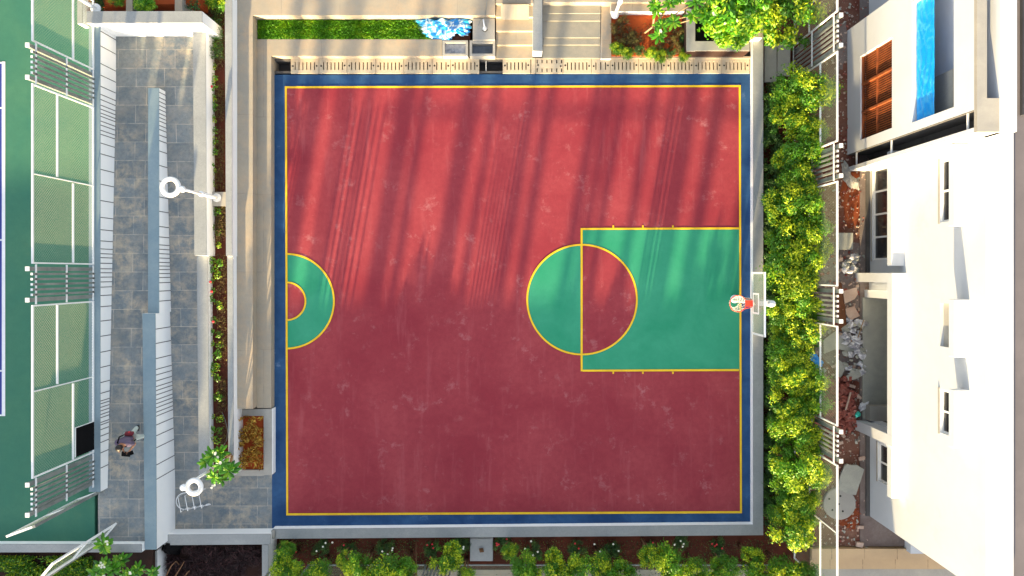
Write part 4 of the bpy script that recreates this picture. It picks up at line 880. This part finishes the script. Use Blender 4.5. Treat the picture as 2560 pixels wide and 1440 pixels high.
flat_piece('cement_board', [(2058,850),(2075,838),(2092,826),(2100,840),(2137,876),(2128,880),(2092,872),(2060,885)], SZ+.10, .02, M['board'], 'large pale grey cement board by the fence next to plastic scraps', 'board')
flat_piece('cement_board', [(2092,896),(2105,905),(2112,925),(2100,947),(2088,945)], SZ+.10, .02, M['board'], 'narrow pale board pressed against the fence above the brick heap', 'board')
flat_piece('cement_board', [(2128,920),(2157,925),(2155,940),(2140,948),(2118,952),(2116,940),(2124,935)], SZ+.13, .02, M['board'], 'small cream board piece on top of white plastic scraps', 'board')
flat_piece('cement_board', [(2089,582),(2133,582),(2133,624),(2094,624)], SZ+.08, .03, M['board'], 'square dusty board beside the orange soil', 'board')
flat_piece('cement_board', [(2108,728),(2142,718),(2145,735),(2137,748),(2112,760)], SZ+.09, .03, M['bricktan'], 'cream broken board lit by sun between fence and porch', 'board')
flat_piece('cement_board', [(2114,772),(2136,765),(2150,790),(2128,800),(2118,790)], SZ+.10, .03, M['bricktan'], 'smaller cream broken board below the sunlit one', 'board')
flat_piece('wood_sheet', [(2092,704),(2104,708),(2113,760),(2118,835),(2098,826),(2094,780)], SZ+.06, .03, surf('brown_wood', srgb(116,74,48), srgb(96,62,44), srgb(220,200,170), .8, 2, 20, .9, .72,.75,14,.9), 'brown speckled wooden sheet between fence and rubble', 'board')
b = MB(); b.obox(W(2120,1003,SZ+.32),(.05,.62,.04),R(-16)); tag(b.build('wood_stick', M['bricktan']), 'pale wooden stick lying on the red brick heap', 'stick')
b = MB(); b.obox(W(2152,822,SZ+.2),(.025,.62,.025),R(-18)); tag(b.build('wood_stick', M['bark']), 'thin curved light stick standing out of the plastic scraps', 'stick')
rngp = random.Random(4)
def scrap(px, py, r, z, mat, label, cat='plastic scrap', group=None, seed=0, name='plastic_scrap'):
    rg = random.Random(seed); pts = []
    for i in range(7): a = 2*math.pi*i/7+rg.uniform(-.3,.3); q = r*rg.uniform(.55,1.25); pts.append((px+q*math.cos(a), py+q*.85*math.sin(a)))
    return tag(heap(name, [tuple(W(a,c,z)[:2]) for a,c in pts], z, .02+r*.002, mat, label, cat, seed, 5, .012+r*.0012, 11), None, None, group)
k = 0
for i in range(70):
    x, y = rngp.uniform(2112,2160), rngp.uniform(800,935)
    if i > 54: x, y = rngp.uniform(2095,2150), rngp.uniform(640,680)
    scrap(x, y, rngp.uniform(3,13), SZ+rngp.uniform(.02,.12), M['foil' if i%3 else 'board'], 'crumpled pale plastic scrap in the rubble between fence and porch', group='pale plastic scraps in the rubble', seed=i)
scrap(2132,861,13,SZ+.12,M['foil'],'largest crumpled white plastic bag beside the cement board',seed=90)
scrap(2160,1015,17,SZ+.06,M['foil'],'torn white cement bag with a green patch at the foot of the porch wall',seed=91, name='cement_bag')
scrap(2145,1036,8,SZ+.16,plain('turquoise_plastic',srgb(60,200,180),.4),'turquoise plastic scrap beside the torn cement bag',seed=92)
heap('cloth_heap', [tuple(W(a,c,SZ)[:2]) for a,c in [(2103,412),(2112,400),(2116,425),(2128,440),(2150,455),(2148,475),(2125,472),(2108,450)]], SZ, .12, M['conc'], 'grey crumpled cloth or cement bag at the foot of the projecting block', 'cloth', 8, 10, .06, 9)
# chips of stone: nobody could count them
n = 2600; cxs = np.random.uniform(2030,2170,n); cys = np.random.uniform(0,1370,n)
b = MB()
for x,y in zip(cxs,cys):
    if 2035 < x < 2090 and random.random()<.4: continue
    r_ = random.choice([.012,.018,.02,.03,.045]) * (1.6 if 640 < y < 940 and random.random()<.5 else 1)
    c = W(x,y,SZ+.005+r_*.3); b.obox(c,(r_*random.uniform(1,2.2),r_*random.uniform(.8,1.6),r_),random.uniform(0,3.1),random.uniform(-.4,.4),random.uniform(-.4,.4),m=random.choice([0,0,1,2]),jit=.3)
tag(b.build('rubble', [M['bricktan'],M['board'],M['brickred']]), 'small scattered stone and plaster chips on the site soil', None, None, 'stuff')
for (px,py,lab) in [(2098,23,'small white stone by the upper louvre section'),(2017,762,None)]:
    if lab: brick_at(px,py,SZ+.04,.5,M['board'],lab,'stone',(.1,.09,.07),name='stone',jit=.3)

# ================================================================ PLANTS
# hedge bushes between court and building site
variants = []
for k in range(4):
    variants.append(crown(f'bush_crown_{k}', .62, .62, .42, 30, 5200, M['leaf'], .085, [.22,.27,.30,.24][k], 0, [.5,.25,.4,.15][k], hollow=.4))
vdark = crown('low_crown', .6, .6, .18, 30, 3600, M['leaf_dark'], .07, .22, 0, .2)
def bush(name, px, py, z, s, var, label, cat, group, zb=-.3, mat='twig', stems=3):
    c = W(px,py,z); root = empty(name, (c.x,c.y,zb), label, cat, group)
    cr = link_mesh('crown', var, root, (0,0,z-zb)); cr.scale = s if isinstance(s,tuple) else (s,s,s); cr.rotation_euler = (0,0,random.uniform(0,6.28))
    b = MB()
    for i in range(stems):
        a = 6.28*i/stems+random.uniform(-.4,.4); q = random.uniform(.12,.3)
        b.tube([(c.x+.03*math.cos(a),c.y+.03*math.sin(a),zb),(c.x+q*.4*math.cos(a),c.y+q*.4*math.sin(a),(z+zb)/2),(c.x+q*math.cos(a),c.y+q*math.sin(a),z+.1)],[.03,.022,.01],6)
    b.build('trunk', M[mat], root); return root
row = [(1975,45,1.1,1.55),(1978,215,1.3,1.0),(2040,225,1.6,.95),(1968,300,1.2,.9),(1997,318,1.3,.75),(2010,385,1.4,1.05),(1985,440,1.3,.85),(1958,520,1.3,1.0),(2010,515,1.5,1.0),(2035,580,1.5,.85),(1980,600,1.2,1.1),
       (1975,672,1.3,1.15),(2020,650,1.5,.8),(1995,745,1.5,1.0),(1950,775,1.3,.75),(2015,838,1.5,.9),(1965,890,1.2,.95),(1990,935,1.5,.9),(2035,945,1.5,.75),(2030,1000,1.5,.8),(1975,1010,1.3,.95),(1990,1075,1.5,1.1),(1995,1160,1.6,1.15),(2040,1185,1.6,.65),(1975,1225,1.2,.85),(1995,1255,1.4,.8),(1980,1320,1.5,1.0),(1955,255,1.0,.6),(2030,330,1.4,.7),(1965,400,1.1,.7),(1995,480,1.4,.75),(1955,600,1.0,.7),(2050,620,1.3,.6),(1945,700,1.0,.7),(2000,700,1.4,.8),(2040,780,1.3,.55),(1955,840,1.0,.6),(2000,880,1.4,.7),(1960,950,1.0,.7),(1950,1075,1.0,.65),(2030,1110,1.4,.7),(1955,1150,1.1,.7),(2025,1240,1.2,.55),(1950,1290,1.0,.6),(2010,1290,1.2,.65)]
row = row[:1]+sorted(row[1:], key=lambda q: q[1])
for i,(x,y,z,s) in enumerate(row):
    lab = f'yellow green leafy bush behind the court kerb, {ORD[i]} one down the long row' if i else 'large yellow green bush above the bolted slabs'
    bush('bush', x, y, z, (s*.9,s*1.02,s), variants[i%4], lab, 'bush', 'bushes behind the court kerb')
row = [(715,1420,1.0,.85),(790,1436,1.1,.8),(720,1372,.5,.42),(860,1400,.9,.45),(905,1425,1.3,.9),(960,1436,1.3,1.0),(1010,1430,1.2,.75),(1118,1392,1.0,.85),(1160,1436,1.0,.5),(1275,1375,.6,.45),(1310,1425,1.2,.85),(1375,1410,1.1,.8),(1440,1430,1.2,.9),(1500,1415,1.1,.7),(1560,1440,1.2,.9),(1625,1390,1.1,.65),(1680,1415,1.3,1.05),(1745,1430,1.1,.8),(1810,1418,1.0,.75),(1880,1400,1.0,.7),(1905,1440,1.1,.9),(1960,1428,1.2,.9),(2010,1438,1.1,.8)]
for i,(x,y,z,s) in enumerate(row):
    bush('bush', x, y, z, (s*.95,s*.8,s), variants[(i+1)%4], f'green bush in the bottom flower bed, {ORD[i]} from the narrow white wall', 'bush', 'bushes in the flower bed')
# low dark ground plants with small flowers (one per clump)
fl = MB(); fr_ = MB()
k = 0
for i in range(26):
    y = 230+44*i+random.uniform(-12,12); x = 1928+random.uniform(-6,8)
    if y > 1330: break
    r = bush('low_plant', x, y, .12, (.52,.75,.8), vdark, f'low dark leafy plant against the court kerb, {ORD[k]} one down from the bolted slabs', 'plant', 'dark low plants along the kerb', stems=2); k += 1
for i in range(13):
    x = 700+ i*92+random.uniform(-20,20); y = 1362+random.uniform(-6,16)
    if 1165 < x < 1240: continue
    r = bush('flowering_plant', x, y, -.02, (.5,.42,.6), vdark, f'dark small flowering plant just below the long kerb, {ORD[i]} from the pipe end', 'plant', 'dark flowering plants under the kerb', stems=2)
    for q in range(4):
        p = MB(); c = W(x+random.gauss(0,14), y+random.gauss(0,11), .22)
        for s_ in range(5): a_ = 6.28*s_/5; p.obox(c+Vector((math.cos(a_)*.016,math.sin(a_)*.016,0)),(.032,.022,.012),a_,0,-.3)
        p.build('flower', M['petal'] if i%2 else M['petal_red'], r)
# ground cover litter
def scatter(name, region, n, z, mat, size, label, spread=.1, aspect=.3, rot=False):
    xs_ = []; 
    while len(xs_) < n:
        a,b_,c,d = random.choice(region); x, y = random.uniform(a,c), random.uniform(b_,d)
        if math.sin(x*.05+math.sin(y*.043)*2)+math.sin(y*.06+x*.021)*.9 > random.uniform(-1.6,1.2): xs_.append(W(x,y,z))
    pos = np.array([[p.x,p.y,p.z] for p in xs_]); pos[:,2] += np.random.rand(n)*spread
    me = leaf_mesh(name, pos, np.random.normal(size=(n,3))+[0,0,.8], size*np.random.uniform(.6,1.4,n), np.random.rand(n)**1.5, M[mat], aspect)
    return tag(link_mesh(name, me), label, None, None, 'stuff')
scatter('undergrowth', [(1910,215,2020,1345)], 9000, -.28, 'leaf_dark', .07, 'dark undergrowth and fallen leaves under the bushes', .12)
scatter('ground_leaves', [(682,1348,1170,1440),(1235,1348,2030,1440)], 6000, -.28, 'leaf_dark', .06, 'sparse dark leaves on the flower bed soil', .12)
scatter('dry_stems', [(540,0,562,640),(545,500,568,1110)], 7000, .44, 'leaf_brown', .09, 'dry brown creeping stems along the seedling bed', .14, .16)
scatter('green_creeper', [(530,-20,562,150)], 1600, .5, 'leaf_dark', .08, 'green creeper at the top end of the seedling bed', .3, .2)
scatter('hedge_cover', [(-10,1388,235,1445)], 15000, .8, 'leaf', .08, 'dense low green hedge cover beside the tennis court', .35, .4)
scatter('dark_blades', [(425,1368,655,1445),(470,1362,640,1445)], 7000, -.02, 'leaf_purple', .30, 'dark purple blades of ornamental grass filling the dark bed', .30, .07)
scatter('bed_leaves', [(1528,60,1725,142)], 1500, .14, 'leaf_brown', .06, 'reddish brown fallen leaves in the orange soil bed', .05, .35)
vbr = crown('brown_crown', .6, .6, .3, 22, 1500, M['leaf_brown'], .11, .24, 0, .6, .34)
pts_ = [(1540,72,0),(1553,98,0),(1541,122,1),(1572,84,0),(1580,112,0),(1566,134,1),(1600,128,2),(1590,96,0),(1628,134,1),(1655,120,0),(1650,140,1),(1680,104,0),(1676,132,2),(1702,118,0),(1712,138,1),(1712,98,2),(1698,78,0),(1557,54,0)]
for i,(x,y,q) in enumerate(pts_):
    bush('bed_plant', x, y, .3, (.33,.30,.38), [vbr, variants[2], vdark][q], ['purplish brown','bright green','dark green'][q]+f' low plant in the orange soil bed, {ORD[i]} counting from the path lamp', 'plant', 'low plants in the orange soil bed', .12, stems=2)
scatter('small_bed_leaves', [(340,-30,378,26),(232,-30,262,26),(462,-30,500,26)], 2600, 1.22, 'leaf_dark', .07, 'dark leaves in the small beds behind the thick wall', .2, .4)
# seedlings of the strip bed
sv = []
for k in range(4):
    n = 46; a = np.random.uniform(0,6.28,n); r = np.random.uniform(.02,.17,n)
    pos = np.stack([r*np.cos(a), r*np.sin(a), .10+.12*np.random.rand(n)],1); sv.append(leaf_mesh(f'seedling_leaves_{k}', pos, np.stack([np.cos(a),np.sin(a),np.full(n,1.3)],1), np.random.uniform(.06,.10,n), np.random.uniform(.25,1,n)*(.75 if k>1 else 1), M['leaf'], .6))
sdl = [(518,50),(535,52),(517,88),(534,90),(516,112),(534,114),(514,138),(518,150),(533,166),(535,198),(519,205),(530,217),(519,236),(533,245),(520,265),(535,268),(520,290),(532,297),(516,313),(534,326),(517,342),(533,352),(534,380),(524,412),(534,428),(530,458),
       (520,522),(543,530),(521,549),(526,568),(545,580),(523,597),(545,613),(526,651),(549,660),(528,673),(545,685),(527,702),(530,726),(528,748),(547,764),(534,801),(529,829),(546,836),(526,858),(548,862),(545,888),(530,913),(543,918),(529,930),(542,945),(545,993),(528,1040),(549,1047),(530,1073),(548,1078),(541,1098)]
odd = 0; even = 0
for i,(x,y) in enumerate(sdl):
    c = W(x,y,.55); leftrow = x < 531
    if leftrow: odd += 1; q = odd; nm = 'ramp side row'
    else: even += 1; q = even; nm = 'court side row'
    r = empty('seedling', (c.x,c.y,.42), f'small leafy seedling in the strip bed, {ORD[q-1]} of the {nm}', 'seedling', 'seedlings in the strip bed')
    l_ = link_mesh('leaves', sv[i%4], r, (0,0,0)); l_.rotation_euler = (0,0,random.uniform(0,6.28)); s = random.uniform(.6,1.0); l_.scale = (s,s,s)
    b = MB(); b.tube([(c.x,c.y,.42),(c.x,c.y,.56)],.006,4); b.build('stem', M['twig'], r)
    if i in (11,12,37,38,41): 
        b = MB(); b.lathe((c.x+.05,c.y-.03,.68),[(.03,0),(.045,.015),(.02,.03)],8); b.build('flower', M['petal_red'], r)
# frangipani: bare branches ending in rosettes of long leaves
def rosettes(pts, leafsize=.26, n=22, seed=0):
    rg = np.random.RandomState(seed); V = []; Fc = []; T = []
    for (x,y,z,s) in pts:
        for k in range(n):
            a = 6.283*k/n*2.618+rg.uniform(-.2,.2); el = rg.uniform(-.35,.55)+ (k/n)*.45; Ls = leafsize*s*rg.uniform(.7,1.1)*(1-.35*k/n); wd = Ls*.17
            u = np.array([math.cos(a)*math.cos(el),math.sin(a)*math.cos(el),math.sin(el)]); sd_ = np.array([-math.sin(a),math.cos(a),0]); nn = np.cross(u,sd_)*-1
            o = np.array([x,y,z]); st = len(V); tt = rg.uniform(.05,.75)+.25*(k/n)
            prof = [(.06,.15),(.35,.75),(.65,1.0),(.88,.65),(1.0,.05)]
            for t,wf in prof:
                c = o+u*Ls*t+np.array([0,0,-.12*Ls*t*t*1.5]); V += [c-sd_*wd*wf+nn*.012, c+0*nn, c+sd_*wd*wf+nn*.012]
            for i in range(4):
                b0 = st+3*i; Fc += [(b0,b0+1,b0+4,b0+3),(b0+1,b0+2,b0+5,b0+4)]; T += [tt, max(0,tt-.12)]
    return V, Fc, T
def frangipani(label, base, ends, leafsize, seed, flowers=(), nl=22, cat='tree', trunk=.035):
    r = empty('frangipani', base, label, cat, 'frangipani plants'); bv = Vector(base)
    b = MB(); 
    fork = Vector(base)+Vector((0,0,max(.15,(sum(e[2] for e in ends)/len(ends)-base[2])*.35))); cen = Vector((sum(e[0] for e in ends)/len(ends),sum(e[1] for e in ends)/len(ends),fork.z)); fork = fork.lerp(cen,.25)
    b.tube([bv,fork],[trunk,trunk*.8],8)
    rg = random.Random(seed)
    for e in ends:
        e_ = Vector(e[:3]); mid = fork.lerp(e_,.5)+Vector((rg.uniform(-.06,.06),rg.uniform(-.06,.06),-.03)); b.tube([fork,mid,e_],[trunk*.75,trunk*.6,trunk*.4],7)
    b.build('trunk', M['bark'], r)
    V, Fc, T = rosettes([(e[0]-bv.x,e[1]-bv.y,e[2]-bv.z,e[3]) for e in ends], leafsize, nl, seed)
    me = bpy.data.meshes.new('crown'); me.from_pydata([tuple(v) for v in V], [], Fc); a = me.attributes.new('tint','FLOAT','FACE'); a.data.foreach_set('value', np.array(T,dtype=np.float32)); me.materials.append(M['leaf_fr']); me.update()
    link_mesh('crown', me, r)
    if flowers:
        for f in flowers:
            p = MB()
            for q in range(3):
                c = Vector(f)+Vector((rg.uniform(-.05,.05),rg.uniform(-.05,.05),rg.uniform(0,.03)))
                for s in range(5): a = 6.28*s/5; p.obox(c+Vector((math.cos(a)*.02,math.sin(a)*.02,0)),(.035,.02,.008),a,0,-.3)
            p.build('flower', M['petal'], r)
def E_(px,py,z,s=1.0): c = W(px,py,z); return (c.x,c.y,z,s)
def P_(px,py,z): c = W(px,py,z); return (c.x,c.y,c.z)
frangipani('frangipani with white flowers leaning over the kerb above the bicycle rack', P_(600,1118,.2), [E_(530,1140,1.9,1.1),E_(552,1160,2.1,1.0),E_(572,1178,2.0,1.1),E_(535,1192,2.0,.95),E_(548,1132,1.7,.9),E_(515,1155,1.8,.9),E_(555,1200,1.9,.7)], .34, 3, [P_(537,1132,2.1),P_(549,1157,2.3),P_(533,1217,2.1),P_(545,1143,2.0)], 24)
frangipani('young frangipani standing alone in front of the thin white tennis kerb', P_(275,1360,.75), [E_(259,1364,2.2,1.15),E_(263,1372,2.1,.8)], .33, 5, [P_(266,1357,2.4)], 26)
frangipani('bushy frangipani with white flowers beside the louvred corner fence', P_(262,1400,.75), [E_(258,1417,1.9,1.1),E_(240,1432,1.9,1.0),E_(280,1425,1.8,1.0),E_(300,1402,1.5,1.0),E_(312,1440,1.6,.9)], .34, 7, [P_(252,1410,2.1),P_(258,1416,2.15),P_(262,1440,2.1)], 24)
frangipani('dark green frangipani between the corner fence and short white wall stub', P_(340,1425,.75), [E_(325,1436,1.6,1.0),E_(345,1425,1.5,.95),E_(382,1432,1.5,.9)], .30, 9, [P_(324,1430,1.8)], 22)
frangipani('spreading frangipani with pale forked branches over the orange soil bed', P_(1612,82,.3), [E_(1642,25,1.3,1.0),E_(1675,8,1.5,1.0),E_(1655,62,1.3,1.0),E_(1684,55,1.4,1.05),E_(1648,88,1.2,1.1),E_(1740,5,1.8,1.0),E_(1700,-5,1.6,.9),E_(1765,38,1.7,1.15),E_(1732,38,1.6,.9),E_(1635,8,1.4,.8)], .33, 11, [P_(1655,76,1.4),P_(1784,38,1.9)], 22)
# glossy shrub in the dark pit planter and others
vgl = crown('glossy_crown', .72, .72, .5, 30, 3400, M['leaf_fr'], .16, .28, 0, .5)
for i,(x,y,z,s,lab) in enumerate([(1812,20,1.5,1.0,'big glossy shrub rising from the dark pit, part nearest the frangipani'),(1865,25,1.6,.9,'big glossy shrub in the dark pit next to the raised tan wall end'),(1845,72,1.2,.75,'glossy shrub overhanging the grey planter wall'),(1801,92,.9,.38,'small glossy sprig hanging over the dark slot')]):
    bush('shrub', x, y, z, s, vgl, lab, 'shrub', 'glossy shrubs in the dark pit', 0.0)
bush('shrub', 362, 3, 1.6, .42, vgl, 'bright green broad-leaved shrub in the bed between short dividers', 'shrub', None, 1.2)
bush('shrub', 290, 0, 1.5, .35, variants[1], 'yellowish dry shrub in the red bed by the white post lamp', 'shrub', None, 1.2)
bush('shrub', 545, 5, .9, .5, variants[2], 'loose green shrub at the top of the seedling strip', 'shrub', None, .42)
# dry plants in the planter
n = 1100; px_ = np.random.uniform(598,656,n); py_ = np.random.uniform(1042,1172,n); keep = (np.sin(px_*.13+np.sin(py_*.09)*2)+np.cos(py_*.11))>-.9; px_, py_ = px_[keep], py_[keep]; n = len(px_)
pos = np.array([[*W(a,c,.4)[:2], .25+.35*random.random()] for a,c in zip(px_,py_)])
scl = leaf_mesh('dry_leaves', pos, np.random.normal(size=(n,3))+[0,0,.5], np.random.uniform(.09,.2,n), np.random.rand(n), M['leaf_dry'], .26)
tag(link_mesh('dry_plants', scl), 'mass of curled yellow dry leaves filling the planter box', None, None, 'stuff')
# bare branches
for i,(pts,lab) in enumerate([([(415,1440,.3),(428,1415,.7),(440,1403,1.0),(448,1412,1.1)],'curved bare branch in the dark bed, nearest the wall stub'),([(437,1442,.3),(448,1425,.7),(460,1405,1.1)],'straight bare forked branch in the middle of the dark bed'),([(462,1440,.3),(468,1432,.6),(474,1427,.8)],'short pale bare twig at the edge of the dark bed'),
    ([(1040,1440,.6),(1041,1400,.2),(1040,1352,-.1)],'long straight bare stem leaning across the flower bed')]):
    b = MB(); b.tube([W(*p) for p in pts],[.028,.02,.014,.01][:len(pts)],6); tag(b.build('bare_branch', M['twig']), lab, 'branch')
b = MB(); b.tube([W(555,1030,.5),W(563,1050,.52),(W(569,1075,.52)),W(567,1100,.5),W(556,1118,.5)],.008,5); tag(b.build('hose', M['metal_grey']), 'thin grey hose curving on the seedling bed near its lower end', 'hose')

# ================================================================ unseen blockers added south of the frame to throw the long shade
bld2 = empty('shade_house', (0,-27,0), 'unseen plain house added to shade the lower court and the ramp', 'building')
b = MB(); b.box(-15.3, 40, -34, -26, -.6, 4.3); b.box(-40, -15.3, -34, -26, -.6, 6.1); b.build('wall', M['facade'], bld2)  # taller left part added to keep the ramp in shade
b = MB(); b.box(-15.29, 40.3, -34.3, -25.7, 4.301, 4.45); b.box(-40.3, -15.3, -34.3, -25.7, 6.101, 6.25); b.build('roof', M['conc'], bld2)
rg = random.Random(21); pp = []; nn_ = []; ss = []
trunks = MB()
xs2 = [-15.2,-14.4,-14.0,-12.3,-10.1,-7.9,-6.1,-3.7,-2.5,-.5,1.9,-13.6,-12.9,-11.4,-10.6,-9.2,-8.5,-7.2,-6.6,-5.0,-4.4,-3.0,-2.1,-1.3,.4,1.1]
for x in xs2:
    y = rg.uniform(-40,-35.5); wv = rg.choice([.05,.08,.11,.15,.2,.26]); z0, z1 = 3.5, rg.uniform(8.5,12.5)  # slim widths shaped for the shade streaks they cast
    m_ = int(1500*wv*(z1-z0)/2)+120
    a = np.random.uniform(0,6.28,m_); q = wv*np.sqrt(np.random.rand(m_)); z = np.random.uniform(z0,z1,m_); tap = 1-.5*(z-z0)/(z1-z0)
    pp.append(np.stack([x+q*np.cos(a)*tap, y+q*np.sin(a)*tap, z],1)); trunks.tube([(x,y,-.6),(x+.1,y,z1)],[.16,.05],6)
pos = np.concatenate(pp); n = len(pos)
me = leaf_mesh('far_leaves', pos, np.random.normal(size=(n,3)), np.random.uniform(.18,.36,n), np.random.rand(n), M['leaf_dark'], .5)
o = link_mesh('shade_trees', me); tag(o, 'unseen row of slim trees added to streak the court with shade', None, None, 'stuff')
t = trunks.build('trunks', M['twig'], None); t.parent = o; t['kind'] = 'stuff'
